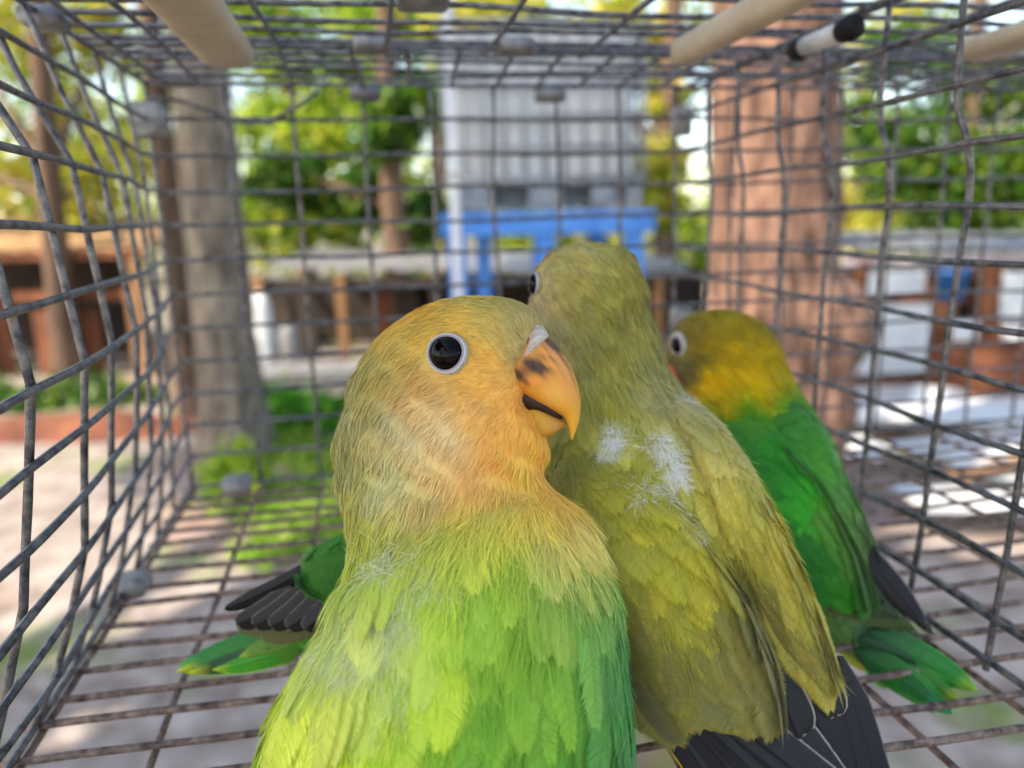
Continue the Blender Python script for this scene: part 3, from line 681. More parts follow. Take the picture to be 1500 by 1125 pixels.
def feathers(name, S, P, N, D, L, Wd, lift, colc, cole, r, org, parent, nb=16, m=None, rag=.12, jit=.07):
    """contour feathers built barb by barb on both sides of the shaft"""
    K=len(P); D=tang(D+.10*r.normal(size=(K,3)),N); L=np.broadcast_to(L,(K,))*(.85+.3*r.random(K)); Wd=np.broadcast_to(Wd,(K,))*(.85+.3*r.random(K))
    dr=S.drop(P,N,P+D*L[:,None]); sd_=np.cross(N,D); h=np.broadcast_to(lift,(K,))*(.6+.8*r.random(K))
    t=(np.arange(nb)+.5)/nb*.97; out=np.sin(np.pi*np.clip(t*.80+.18,0,1))**.8
    tt=t[None,:,None]*np.ones((K,1,2)); sg=np.array([-1.,1.])[None,None]*np.ones((K,nb,1))
    bl=Wd[:,None,None]/2*out[None,:,None]*(1+rag*r.normal(size=(K,nb,2)))
    fw=.42*bl+.06*L[:,None,None]*tt
    bw=L[:,None,None]/nb*(1.25+.3*r.random((K,nb,2)))
    ex_=lambda a:a[...,None]
    Lk=L[:,None,None]; drk=dr[:,None,None]; hk=h[:,None,None]
    Dk=D[:,None,None,:]; Sk=sd_[:,None,None,:]; Nk=N[:,None,None,:]; Pk=P[:,None,None,:]
    def at(al,ac,dz=0.):
        u=al/Lk
        return Pk+Dk*ex_(al)+Sk*ex_(ac)+Nk*ex_(drk*u*u+hk*(.2+.8*u)-(ac/(Wd[:,None,None]*.5+1e-9))**2*hk*.55+dz)
    a0=tt*Lk; z=r.normal(size=(K,nb,2))*.00004
    v0=at(a0-bw*.5,sg*0.,z); v1=at(a0+bw*.5,sg*0.,z)
    v2=at(a0+fw*.55+bw*.5,sg*bl*.6,z); v3=at(a0+fw*.55-bw*.5,sg*bl*.6,z)
    v4=at(a0+fw+bw*.12,sg*bl,z)
    V=np.stack([v0,v1,v2,v3,v4],3).reshape(-1,3); nbb=K*nb*2; b=np.arange(nbb)[:,None]*5
    Q=b+[0,1,2,3]; T=b+[3,2,4]
    j=(1+jit*r.normal(size=(K,1,1,1)))*(1+jit*r.normal(size=(K,nb,2,1)))
    cA=colc[:,None,None,:]; cB=cole[:,None,None,:]; e=(tt**2)[...,None]
    c0=(cA*(1-e*.5)+cB*e*.5)*j; c1=(cA*(1-e)*.6+cB*(.4+.6*e))*j; c2=cB*j+0*e
    cc=np.clip(np.stack([c0,c0,c1,c1,c2],3),0,.95).reshape(-1,3)
    return obj(name,raw_mesh(name,V-org,quads=Q,tris=T,col=cc,smooth=False),m or M['plume'],parent,'stuff')
def vane(name, parent, org, root, tip, w, bend=(0,0,0), cin=(40,42,50), edge=(150,146,136), ew=.13, tipc=None, side=0, nrm=None, n=64, cam=1.0, base=None, pointy=.6, ts=.62):
    """one large flight or tail feather: curved blade, raised shaft, coloured margin"""
    root=np.array(root);tip=np.array(tip);ax=tip-root;l=np.linalg.norm(ax);ax/=l
    nr=-FWD if nrm is None else np.array(nrm); nr=nr-np.dot(nr,ax)*ax; nr/=np.linalg.norm(nr); sdv=np.cross(nr,ax)
    cr=[-1,-.95,-.91,-.6,-.3,-.05,0,.05,.3,.6,.91,.95,1]; V=[];cc=[]
    ci,ce=s2l(cin),s2l(edge); ct=s2l(tipc) if tipc is not None else None; cb=s2l(base) if base is not None else None
    for i in range(n):
        t=i/(n-1); wt=w*(min(1,.35+t*3.0))*(max(0,1-max(0,(t-ts)/(1-ts))**2.2))**pointy+.00008
        c=root+ax*l*t+np.array(bend)*4*t*(1-t); rj=1+.16*(random.random()-.5); ej=[random.gauss(0,.00004) for _ in (0,1)]
        for k,s in enumerate(cr):
            off=s*wt/2*(1+.10*side*s)
            jg=ej[0 if s<0 else 1] if abs(s)==1 else 0
            V.append(c+ax*(.55*abs(s)*wt/2)+sdv*(off+jg)-nr*(cam*.18*abs(s)**2*w*.5)+nr*(.00018 if abs(s)<.03 else 0))
            e=1 if ((abs(s)>=.94 and (side==0 or s*side>0)) or (t>.955 and abs(s)>.5)) else 0
            col=ci*(1-e)+ce*e
            if cb is not None: col=cb*(1-min(1,t*1.6))+col*min(1,t*1.6)
            if ct is not None:
                k2=max(0,(t-.78)/.22)**1.2; col=col*(1-k2)+ct*k2
            col=col*rj*(1+.06*math.sin(i*.9+s*5+root[0]*900))*(1.5 if abs(s)<.03 else 1)
            cc.append(col)
    m_=len(cr); q=[(i*m_+k,i*m_+k+1,(i+1)*m_+k+1,(i+1)*m_+k) for i in range(n-1) for k in range(m_-1)]
    return obj(name,raw_mesh(name,np.array(V)-org,faces=q,col=np.clip(cc,0,.95)),M['vane'],parent)
def ellipsoid(name,c,axes,rad,n=20,m=14):
    V=[];
    for i in range(m+1):
        p=math.pi*i/m
        for j in range(n):
            t=2*math.pi*j/n; V.append(c+axes[0]*rad[0]*math.sin(p)*math.cos(t)+axes[1]*rad[1]*math.sin(p)*math.sin(t)+axes[2]*rad[2]*math.cos(p))
    q=[(i*n+j,(i+1)*n+j,(i+1)*n+(j+1)%n,i*n+(j+1)%n) for i in range(m) for j in range(n)]
    return raw_mesh(name,V,faces=q)
def basis(n):
    n=n/np.linalg.norm(n); a=np.cross(n,DOWN); a/=np.linalg.norm(a); return a,np.cross(n,a),n
M['ringc']=mat_attr('bare_eye_skin',.5,.3)
def eye(parent, org, p, n, r, rr, ringm, seed=0, tone=.95):
    a,b,n=basis(n)
    e=obj('eye',ellipsoid('eye',p-org+n*r*.10,(a,b,n),(r,r,r*.72),28,20),M['eye'],parent)
    V=[];nn=72;prof=[(1.0,.22),(1.04,.46),(1.11,.44),(1.15,.30),(1.21,.36),(1.31,.30),(1.40,.12),(1.48,-.25)]; kc=[(96,88,98),(140,132,144),(166,158,170),(150,140,150),(190,184,188),(206,202,202),(180,174,166),(170,160,130)]; cc=[]
    sc=(rr/r-1)/.46
    for k,(f,hh) in enumerate(prof):
        f=1+(f-1)*sc
        for j in range(nn):
            t=j*2*math.pi/nn; bead=(.10*abs(math.sin(j*math.pi*36/nn*1.0)) if k in (4,5) else 0)+.04*fnoise(math.cos(t)*3+seed,math.sin(t)*3,k)
            cc.append(s2l(kc[k])*tone*(1+.18*fnoise(math.cos(t)*7+seed,math.sin(t)*7,k*1.7)))
            V.append(p-org+(a*math.cos(t)+b*math.sin(t))*r*(f+.035*fnoise(math.cos(t)*2,math.sin(t)*2,seed+3.)*(k>3)+.02*math.sin(3*t+seed))+n*r*(hh*.75+bead*.8))
    q=[(k*nn+j,k*nn+(j+1)%nn,(k+1)*nn+(j+1)%nn,(k+1)*nn+j) for k in range(len(prof)-1) for j in range(nn)]
    obj('eye_ring',raw_mesh('eye_ring',V,faces=q,col=np.clip(cc,0,.9)),M['ringc'],e)
    return e
def foot(parent, org, c, fw, s=1.0):
    """scaly shank with two toes forward and two back, resting on the cage floor"""
    c=np.array(c); fw=np.array(fw)/np.linalg.norm(fw); sd_=np.array([-fw[1],fw[0],0])
    bm=bmesh.new()
    def add(pts,r):
        me=tube('t',np.array(pts)-org,r,7); bm.from_mesh(me); bpy.data.meshes.remove(me)
    top=c+np.array([0,0,.019])
    add([top,c+np.array([0,0,.010])+fw*.001,c+np.array([0,0,.0022])],[.0026,.0019,.0020])
    for a,l in ((.35,.013),(-.3,.015),(math.pi-.3,.011),(math.pi+.4,.010)):
        d=fw*math.cos(a)+sd_*math.sin(a)
        add([c+np.array([0,0,.0022]),c+d*l*.4+np.array([0,0,.0028]),c+d*l*.8+np.array([0,0,.0016]),c+d*l+np.array([0,0,.0012]),c+d*l*1.22+np.array([0,0,-.0002])],[.0018,.0016,.0014,.0011,.0003])
    me=bpy.data.meshes.new('foot'); bm.to_mesh(me); bm.free()
    return obj('foot',me,M['foot'],parent)
def beak_loft(name, st, org, colf=None, n=20, nu=40):
    """stations: (top x, top y, bottom x, bottom y, distance, half thickness)"""
    S_=Surf(st,nu,n,.9); c=colf(S_.V) if colf else None
    f=[tuple(x) for x in S_.q.tolist()]+S_.caps
    if S_.sgn<0: f=[x[::-1] for x in f]
    return raw_mesh(name,S_.V-org,faces=f,col=c), S_
def tufts(name,S,pts,n,L,col,r,org,parent,spread=9,lift=.0012,wd=.00012,fl=.3):
    Ps=[];Ns=[];
    for px,py,k in pts:
        for _ in range(int(n*k)):
            p,nn=S.hit(px+r.normal()*spread,py+r.normal()*spread)
            if p is None: continue
            if np.dot(nn,p-CAM)>0: nn=-nn
            Ps.append(p);Ns.append(nn)
    P=np.array(Ps);N=np.array(Ns); D=r.normal(size=P.shape)*.55+DOWN*.9+RIGHT*fl
    c=np.tile(s2l(col),(len(P),1))
    return strands(name,S,P,N,D,L,wd,lift,c,r,org,parent,1.05,curl=.5)
def zsurf(S,px,py,off=0.):
    p,n=S.hit(px,py)
    return None if p is None else p+(CAM-p)/np.linalg.norm(CAM-p)*off
def rows(S, nrow, ncol, r, u0=.05, u1=.92, jit=.35, keep=None, front=False):
    """points in staggered rows across a surface, as feather tracts lie"""
    Ps=[];Ns=[]
    for i in range(nrow):
        u=u0+(u1-u0)*i/(nrow-1)
        for k in range(ncol):
            f=(k+.5*(i%2)+jit*r.normal()*.5)/ncol
            th=f*(.5 if front else 1.0); ui=int(np.clip((u+jit*r.normal()*.4/nrow)*(S.nu-1),0,S.nu-1)); vi=int(th*S.nv)%S.nv
            Ps.append(S.V[ui*S.nv+vi]); Ns.append(S.vn[ui*S.nv+vi])
    P=np.array(Ps);N=np.array(Ns)
    if keep is not None:
        m=keep(P); P,N=P[m],N[m]
    return P,N
# ================================================================== bird 1: orange-faced, in front
r=np.random.default_rng(101)
st1=[(698,436,702,436,.1370,.0006),(655,441,748,441,.1370,.0055),(622,452,775,452,.1370,.0085),(590,470,790,468,.1370,.0108),(562,492,795,488,.1370,.0124),(545,515,790,512,.1370,.0133),
 (528,545,776,542,.1370,.0140),(514,580,772,578,.1370,.0143),(504,615,790,612,.1366,.0146),(499,650,802,645,.1362,.0146),(499,685,799,680,.1362,.0142),(503,720,806,712,.1350,.0146),(509,755,824,745,.1335,.0155),
 (516,790,846,778,.1318,.0168),(520,825,864,812,.1302,.0180),(512,860,881,850,.1290,.0190),(490,905,894,900,.1280,.0200),(462,950,904,950,.1272,.0205),(434,1000,910,1000,.1266,.0208),(412,1050,911,1050,.1262,.0206),
 (394,1100,907,1100,.1260,.0202),(384,1150,898,1150,.1260,.0195),(400,1190,880,1190,.1262,.0180),(450,1225,840,1225,.1265,.0150),(540,1250,760,1250,.1268,.0090),(640,1258,660,1258,.1268,.001)]
def lumps(V): return .00045*(np.sin(V[:,0]*520+1.5*np.sin(V[:,2]*410))*np.sin(V[:,2]*470+V[:,1]*390)+.5*np.sin(V[:,0]*980+V[:,2]*860))
def scarf(q): return np.interp(q[:,0],[480,520,565,640,710,770,805,840],[850,835,822,775,742,722,716,740])
def mantle(V):                                     # the mantle feathers stand out over the neck like a scarf
    q=proj(V); d=q[:,1]-scarf(q); u=np.clip(d/22,0,1); return lumps(V)*np.clip((q[:,1]-445)/60,0,1)+.0021*u*u*(3-2*u)*np.clip(1-(d-40)/190,0,1)*np.clip(((q[:,0]-495)/40),0,1)
S1=Surf(st1,190,96,disp=mantle)
c1=colour_field([(700,442,(180,164,84)),(640,455,(196,152,52)),(760,462,(160,146,84)),(600,490,(196,166,78)),(570,540,(158,148,84)),(540,600,(156,148,92)),(512,660,(150,146,84)),(510,730,(160,154,70)),
 (660,480,(200,166,80)),(720,480,(196,166,84)),(770,485,(172,160,112)),(700,530,(212,168,84)),(610,560,(196,152,80)),(620,610,(200,178,132)),(570,640,(188,176,122)),(580,700,(192,182,122)),(660,660,(216,186,132)),(640,720,(198,166,104)),
 (720,580,(228,172,88)),(760,620,(242,174,78)),(770,670,(244,178,80)),(720,680,(226,166,84)),(700,720,(220,168,92)),(770,710,(244,180,90)),(800,740,(246,172,70)),(830,770,(226,196,110)),(610,770,(186,172,82)),(550,780,(166,166,62)),(540,815,(150,168,54)),(640,790,(186,186,72)),(700,760,(206,196,86)),(760,745,(214,200,92)),
 (600,830,(164,190,74)),(680,795,(196,204,84)),(740,770,(204,204,84)),(800,770,(212,204,104)),(740,815,(160,186,62)),(660,830,(176,196,72)),(830,800,(196,196,112)),(560,880,(176,190,112)),(600,900,(176,192,98)),(520,940,(182,194,104)),(490,970,(178,192,78)),(450,1020,(186,200,62)),(420,1080,(160,186,50)),(395,1120,(120,170,50)),(500,1060,(170,192,52)),(560,1000,(172,190,68)),
 (650,880,(164,192,64)),(640,970,(166,192,58)),(700,860,(140,178,58)),(720,930,(128,166,50)),(780,850,(140,172,62)),(830,830,(142,166,70)),(860,870,(116,162,74)),(897,910,(84,146,76)),(908,960,(56,138,76)),(911,1020,(60,140,68)),(902,1080,(72,144,56)),(868,930,(104,156,58)),(870,1000,(92,154,52)),(866,1060,(88,152,52)),(800,930,(112,156,48)),(790,1010,(104,152,46)),(840,1000,(98,150,50)),(720,1020,(108,162,48)),(640,1060,(136,176,46)),(760,1090,(108,154,48)),(850,1110,(88,146,50)),(570,1100,(150,184,46))],26,1.22)
o1=W(690,1262,.1265); o1[2]=0.0; o1[0]+=0
b1=thing('lovebird','lovebird with orange face and open orange beak, head turned over its green back','bird',o1,'lovebirds in the wire cage')
obj('body',S1.mesh('body',c1,o1),M['skin'],b1)
EY1,EN1=S1.hit(653,517); EN1=EN1 if np.dot(EN1,CAM-EY1)>0 else -EN1
BK1=W(770,545,.1340)
def flow1(P,N):
    q=proj(P); away=P-BK1; away/=np.linalg.norm(away,axis=1)[:,None]
    w=np.clip(1.25-np.linalg.norm(q-np.array([770,545]),axis=1)/300,.0,1)[:,None]
    lean=np.clip((q[:,1:2]-800)/200,0,1)
    return away*w+(DOWN+RIGHT*(-.10+.0*lean)+ -FWD*.25)*(1.02-w)
def vis(P,mar=.004):                               # points on the half of the bird turned towards the open front
    return np.ones(len(P),bool)
P,N=S1.sample(125000,r,lambda P:proj(P)[:,1]<scarf(proj(P))+8)
q=proj(P)
m_=(np.hypot(q[:,0]-653,q[:,1]-517)>28)|(((P-EY1)@EN1)<-.004)
m_&=~((q[:,0]>772)&(q[:,1]>494)&(q[:,1]<600)&(np.abs((P-BK1)@FWD)<.0045))
P,N=P[m_],N[m_]; q=proj(P); D=flow1(P,N)
dist=np.hypot(q[:,0]-770,q[:,1]-540)
Ls=np.interp(dist,[30,110,200,320],[.0013,.0024,.0040,.0056]); wd=np.interp(dist,[30,150,320],[.00010,.00013,.00016])
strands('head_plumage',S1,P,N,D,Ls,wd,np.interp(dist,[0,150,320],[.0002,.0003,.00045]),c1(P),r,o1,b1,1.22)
# mantle and back: barbed contour feathers, denser rows lower down
P,N=rows(S1,30,46,r,.42,.97,.5,lambda P:proj(P)[:,1]>scarf(proj(P))+6)
o_=np.argsort(-proj(P)[:,1]); P,N=P[o_],N[o_]; q=proj(P)
cc=c1(P); D=flow1(P,N)
Lf=np.interp(q[:,1],[760,850,1000,1200],[.0062,.0088,.0125,.0145])
feathers('back_feathers',S1,P,N,D,Lf,Lf*.55,np.interp(q[:,1],[760,850,1200],[.0005,.0006,.0007]),cc,np.clip(cc*1.07+.006,0,1),r,o1,b1,nb=46,rag=.03,jit=.022)
P,N=S1.sample(62000,r,lambda P:proj(P)[:,1]>scarf(proj(P))); cc=c1(P)
strands('loose_barbs',S1,P,N,flow1(P,N),.0075,.00011,.0012,np.clip(cc*1.02,0,1),r,o1,b1,1.2,curl=.25)
tufts('down',S1,[(570,880,1),(600,870,.8),(545,905,1),(585,915,.9),(525,930,.9),(505,955,.8),(560,945,.7),(480,975,.6),(462,960,.3),(620,850,.4),(560,835,.5),(530,1005,.4),(600,1010,.3)],700,.0044,(212,216,172),r,o1,b1,22,.0010,.00006,-.35)
P,N=S1.sample(6000,r,lambda P:(proj(P)[:,0]<600)&(proj(P)[:,1]>930)); q=proj(P); P,N=P[:150],N[:150]; o_=np.argsort(-proj(P)[:,1]); P,N=P[o_],N[o_]; cc=c1(P)
feathers('flank_feathers',S1,P,N,np.tile(DOWN-RIGHT*.38-FWD*.2,(len(P),1)),.0165,.0052,.0014,np.clip(cc*np.array([1.05,1.0,.8]),0,1),np.clip(cc*1.3,0,1),r,o1,b1,nb=44,rag=.06,jit=.05)
P,N=S1.sample(6000,r,lambda P:(proj(P)[:,0]>770)&(proj(P)[:,1]>900)); P,N=P[:130],N[:130]; o_=np.argsort(-proj(P)[:,1]); P,N=P[o_],N[o_]; cc=c1(P)
feathers('flank_feathers',S1,P,N,np.tile(DOWN+RIGHT*.02-FWD*.2,(len(P),1)),.0165,.0056,.0010,cc,np.clip(cc*1.2,0,1),r,o1,b1,nb=44,rag=.06,jit=.05)
for k in range(8):
    a=W(600+16*k,1190,.110); t=W(620+10*k,1330,.094)
    t[2]=max(t[2],.004); vane('tail_feather',b1,o1,a,t,.0085,(0,0,.001),(60,130,50),(110,160,60),.15,(210,190,60))
eye(b1,o1,EY1-EN1*.0006,EN1,0.00268,.00348,M['ring'])
# beak: upper, lower, cere, mouth
def bcol1(V):
    q=proj(V); base=np.tile(s2l((238,160,70)),(len(V),1))
    tipw=np.clip((q[:,1]-560)/80,0,1)[:,None]; base=base*(1-tipw)+s2l((246,186,62))*tipw
    pale=np.exp(-(((q[:,0]-808)/16)**2+((q[:,1]-580)/16)**2))[:,None]*.5; base=base*(1-pale)+s2l((250,204,104))*pale
    for (x,y,sx,sy,ang,s) in ((759,549,5,10,-.80,.85),(768,544,4,9,-.75,.5),(776,536,5.5,12,-.75,.95),(787,538,4.5,15,-.70,.95),(794,533,2.2,17,-.68,.8),(770,560,3,7,-.8,.5),(800,530,1.4,20,-.62,.45),(808,524,1.3,24,-.60,.45),(809,505,4,16,-.85,.95),(824,526,1.8,16,-.6,.5),(836,548,1.2,18,-.35,.3)):
        ca,sa=math.cos(ang),math.sin(ang); dx=q[:,0]-x; dy=q[:,1]-y; u=dx*ca+dy*sa; v=-dx*sa+dy*ca
        w=np.clip(np.exp(-((u/(1.3*sx))**2+(v/(1.2*sy))**2)**1.3)*s*1.3,0,.9)[:,None]; base=base*(1-w)+s2l((50,34,42))*w
    gr=np.sin((q[:,0]*.76-q[:,1]*.64)*1.1+2*np.sin(q[:,1]*.05))*np.sin((q[:,0]*.76-q[:,1]*.64)*.37+1); base=base*(1-.10*np.clip(gr,0,1))[:,None]
    w=np.clip(1-(q[:,0]-738-(556-q[:,1])*.74)/9,0,1)[:,None]*.35; base=base*(1-w)+s2l((190,150,130))*w
    return np.clip(base,0,.9)
def beak_mat(name,rough=.28):
    m=mat_attr(name,rough,.45); nt=m.node_tree; b=nt.nodes['Principled BSDF']
    b.inputs['Subsurface Weight'].default_value=.25; b.inputs['Subsurface Radius'].default_value=(.002,.001,.0005); b.inputs['Subsurface Scale'].default_value=.5
    nz=nt.nodes.new('ShaderNodeTexNoise'); nz.inputs['Scale'].default_value=900; bp=nt.nodes.new('ShaderNodeBump'); bp.inputs['Distance'].default_value=.00006
    nt.links.new(nz.outputs[0],bp.inputs['Height']); nt.links.new(bp.outputs[0],b.inputs['Normal']); return m
M['beak']=beak_mat('horn_beak')
ZB=.1338
bst=[(792,482,738,548,ZB,.0050),(799,489,745,556,ZB,.0056),(813,503,762,574,ZB,.0056),(829,524,785,589,ZB,.0051),(841,548,804,599,ZB,.0044),(848,572,817,606,ZB,.0036),(850.5,592,824,610,ZB,.0028),(849,612,830,621,ZB,.0019),(844,630,834,633,ZB,.0010),(838,645,836.5,643,ZB,.0002)]
me,SB=beak_loft('upper_beak',bst,o1,bcol1,64,120); ub=obj('upper_beak',me,M['beak'],b1)
lst=[(776,590,770,628,ZB,.0010),(790,597,780,636,ZB,.0022),(806,606,796,640,ZB,.0027),(817,612,809,637,ZB,.0024),(826,617,819,631,ZB,.0015),(829.5,620,827,626,ZB,.0005)]
def lcol(V):
    q=proj(V); w=np.clip((q[:,0]-785)/40,0,1)[:,None]; return s2l((226,172,60))*(1-w)+s2l((188,138,64))*w
me,_=beak_loft('lower_beak',lst,o1,lcol); obj('lower_beak',me,M['beak'],b1)
me,_=beak_loft('mouth',[(752,560,765,600,ZB,.0016),(785,574,790,606,ZB,.0020),(806,586,808,614,ZB,.0016),(818,598,818,616,ZB,.0010),(823,606,823,614,ZB,.0004)],o1); obj('mouth',me,M['mouth'],b1)
M['cere']=mat('pale_cere',(206,196,182),(176,158,146),900,.55,0,.0001)
cst=[(787,475,766,504,ZB,.0034),(794,478,763,518,ZB,.0048),(799,483,758,530,ZB,.0057),(802,487,755,536,ZB,.0061),(804,492,758,539,ZB,.0055)]
me,SC=beak_loft('cere',cst,o1); ce_=obj('cere',me,M['cere'],b1)
pn,nn=SC.hit(773,500)
if pn is not None:
    a_,b_,n_=basis(nn if np.dot(nn,CAM-pn)>0 else -nn)
    M['nostril']=mat('pink_nostril',(176,96,84),(140,66,60),400,.6)
    obj('nostril',ellipsoid('nostril',pn-o1,(a_,b_,n_),(.0005,.0007,.0002),12,8),M['nostril'],ce_)
for s in (-1,1): foot(b1,o1,(o1[0]+.012*s,o1[1]+.006,0.0004),(0,1,0))
# ================================================================== bird 2: olive, back turned
r=np.random.default_rng(102)
st2=[(862,357,866,357,.1680,.0006),(822,362,902,362,.1680,.0052),(802,374,922,373,.1680,.0082),(788,390,934,388,.1680,.0104),(780,412,943,408,.1680,.0120),(779,440,948,436,.1680,.0128),(782,475,954,468,.1680,.0130),(789,515,963,503,.1676,.0130),(797,552,974,538,.1668,.0132),
 (803,585,992,570,.1655,.0140),(804,612,1016,598,.1642,.0152),(803,645,1042,632,.1630,.0166),(802,690,1072,675,.1618,.0180),(806,740,1098,725,.1606,.0188),(814,790,1122,778,.1594,.0190),(824,840,1142,832,.1582,.0188),(838,890,1160,888,.1570,.0180),(856,940,1176,944,.1555,.0165),(880,985,1190,995,.1540,.0140),(912,1030,1200,1042,.1522,.0110),(960,1072,1208,1085,.1502,.0078),(1010,1108,1212,1120,.1485,.0050),(1060,1140,1200,1150,.1472,.0020),(1120,1165,1130,1166,.1465,.0005)]
S2=Surf(st2,120,72,disp=lumps)
c2=colour_field([(865,362,(168,158,84)),(820,385,(164,152,74)),(900,385,(158,148,58)),(790,430,(178,160,98)),(840,430,(150,142,60)),(900,440,(152,142,52)),(940,440,(138,130,56)),(800,500,(172,164,104)),(850,500,(152,146,66)),(910,520,(156,150,58)),(950,520,(158,150,66)),(960,570,(172,164,88)),(830,560,(166,162,78)),(880,580,(168,164,62)),(990,600,(176,168,90)),
 (830,640,(164,160,54)),(900,640,(172,168,56)),(960,640,(168,162,46)),(1030,650,(184,176,84)),(830,720,(150,144,52)),(880,720,(166,160,44)),(940,720,(172,166,46)),(1000,700,(176,170,60)),(1060,720,(180,172,66)),(1100,780,(178,168,60)),(860,800,(152,146,56)),(920,800,(168,158,36)),(980,800,(176,166,38)),(1040,800,(174,166,52)),(1120,840,(182,172,60)),(1160,900,(176,168,64)),
 (880,880,(130,124,58)),(930,880,(148,142,46)),(1000,870,(160,154,44)),(1060,880,(132,126,58)),(1090,830,(90,86,42)),(1110,880,(150,144,72)),(1140,940,(150,144,78)),(1190,970,(166,158,66)),(900,960,(116,110,58)),(960,960,(134,128,50)),(1030,960,(132,126,56)),(1090,960,(134,128,60)),(1120,1020,(140,132,48)),(1060,1050,(132,126,44)),(980,1020,(112,106,50)),(920,1010,(120,112,46)),(1210,1010,(160,150,54)),(1150,1060,(90,88,52))],24,1.10,(.95,.95,1.35))
o2=W(1010,1012,.1640); o2[2]=0
b2=thing('lovebird','olive lovebird seen from behind with white down tufts and dark wing tips','bird',o2,'lovebirds in the wire cage')
obj('body',S2.mesh('body',c2,o2),M['skin'],b2)
def flow2(P,N):
    q=proj(P); away=P-W(770,450,.176); away/=np.linalg.norm(away,axis=1)[:,None]
    w=np.clip(1.0-(q[:,1]-380)/300,0,1)[:,None]*.55
    ln=np.clip((q[:,1:2]-560)/200,0,1)
    return away*w+(DOWN+RIGHT*(.18+.22*ln)-FWD*.25)*(1.0-w)
P,N=S2.sample(36000,r,lambda P:proj(P)[:,1]<720); q=proj(P)
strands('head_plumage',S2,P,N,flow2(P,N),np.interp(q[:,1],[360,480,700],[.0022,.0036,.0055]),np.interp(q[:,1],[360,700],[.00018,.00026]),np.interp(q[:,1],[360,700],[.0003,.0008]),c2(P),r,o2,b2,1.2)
P,N=rows(S2,22,34,r,.30,.96,.4,lambda P:proj(P)[:,1]>600); o_=np.argsort(-proj(P)[:,1]); P,N=P[o_],N[o_]; cc=c2(P)
feathers('back_feathers',S2,P,N,flow2(P,N),np.interp(proj(P)[:,1],[600,1000],[.0065,.010]),.0055,.0007,cc,np.clip(cc*1.15+.01,0,1),r,o2,b2,nb=36,rag=.03)
# folded wings: raised shells under rows of covert feathers
def shell(parent,org,st,colf,flow,r,n,Lf,Wf,edge,lift=.0006,name='wing',nu=60,nb=40,jit=.05,inner=1.0,nr=14,nc=11,rag=.03,u1=.80):
    S=Surf(st,nu,44,.85); w=obj(name,S.mesh(name,colf,org),M['skin'],parent)
    P,N=rows(S,nr,nc,r,.02,u1,.30,None,True)
    o_=np.argsort(-proj(P)[:,1]); P,N=P[o_],N[o_]; cc=colf(P)
    k=np.linspace(.75,1.25,len(P)) [np.argsort(np.argsort(proj(P)[:,1]))]
    feathers('coverts',S,P,N,flow(P,N),Lf*k,Wf*k,lift,cc*inner,np.clip(cc*edge,0,1),r,org,w,nb=nb,jit=jit,rag=rag)
    return S,w
wl=[(830,660,910,650,.1520,.0012),(832,700,945,690,.1465,.0026),(838,740,980,726,.1432,.0036),(848,780,1010,765,.1412,.0046),(862,830,1050,815,.1402,.0050),(876,880,1085,868,.1394,.0050),(888,930,1110,922,.1388,.0046),(900,975,1128,972,.1384,.0040),(925,1015,1134,1015,.1380,.0032),(985,1050,1132,1048,.1378,.0024),(1045,1070,1124,1068,.1376,.0014),(1080,1078,1100,1077,.1376,.0004)]
EDG=np.array([1.14,1.11,.86])
SWL,wL=shell(b2,o2,wl,c2,flow2,r,440,.0125,.0078,EDG,.0008,inner=np.array([.84,.84,1.05]),u1=.70)
wr=[(985,585,1020,592,.1540,.0008),(1012,630,1048,626,.1490,.0024),(1024,660,1070,652,.1466,.0032),(1036,700,1094,690,.1450,.0040),(1056,760,1128,748,.1440,.0042),(1076,820,1156,808,.1432,.0042),(1100,880,1180,870,.1425,.0038),(1135,935,1200,928,.1420,.0032),(1170,978,1216,974,.1416,.0024),(1200,1005,1226,1003,.1413,.0012),(1216,1016,1226,1015,.1412,.0003)]
SWR,wR=shell(b2,o2,wr,c2,flow2,r,360,.0108,.0062,EDG,.0007,inner=np.array([.88,.88,1.05]),u1=.76)
tufts('down',S2,[(897,640,.45),(893,658,.3),(905,650,.2),(962,648,.3),(975,664,.4),(984,684,.35),(990,700,.3),(1005,598,.6),(1022,606,.7),(1036,612,.5)],1150,.0027,(238,238,232),r,o2,b2,7,.0012,.00006)
tufts('down',SWL,[(985,716,.4),(1000,733,.6),(1012,750,.5),(1018,770,.35),(965,705,.25),(940,722,.2),(1000,712,.3)],1150,.0034,(238,238,228),r,o2,b2,9,.0012,.00006)
tufts('down',SWR,[(1052,715,.7),(1060,735,.6),(1045,690,.5)],150,.0042,(206,200,140),r,o2,b2,8,.0008,.00008)
for S_,n_s in ((S2,20000),(SWL,13000),(SWR,10000)):
    P,N=S_.sample(n_s,r,lambda P:(proj(P)[:,1]>600)&(proj(P)[:,1]<985)); cc=c2(P)
    strands('loose_barbs',S_,P,N,flow2(P,N),.0052,.00012,.0011,np.clip(cc*np.array([1.04,1.03,.95]),0,1),r,o2,b2,1.25,curl=.22)
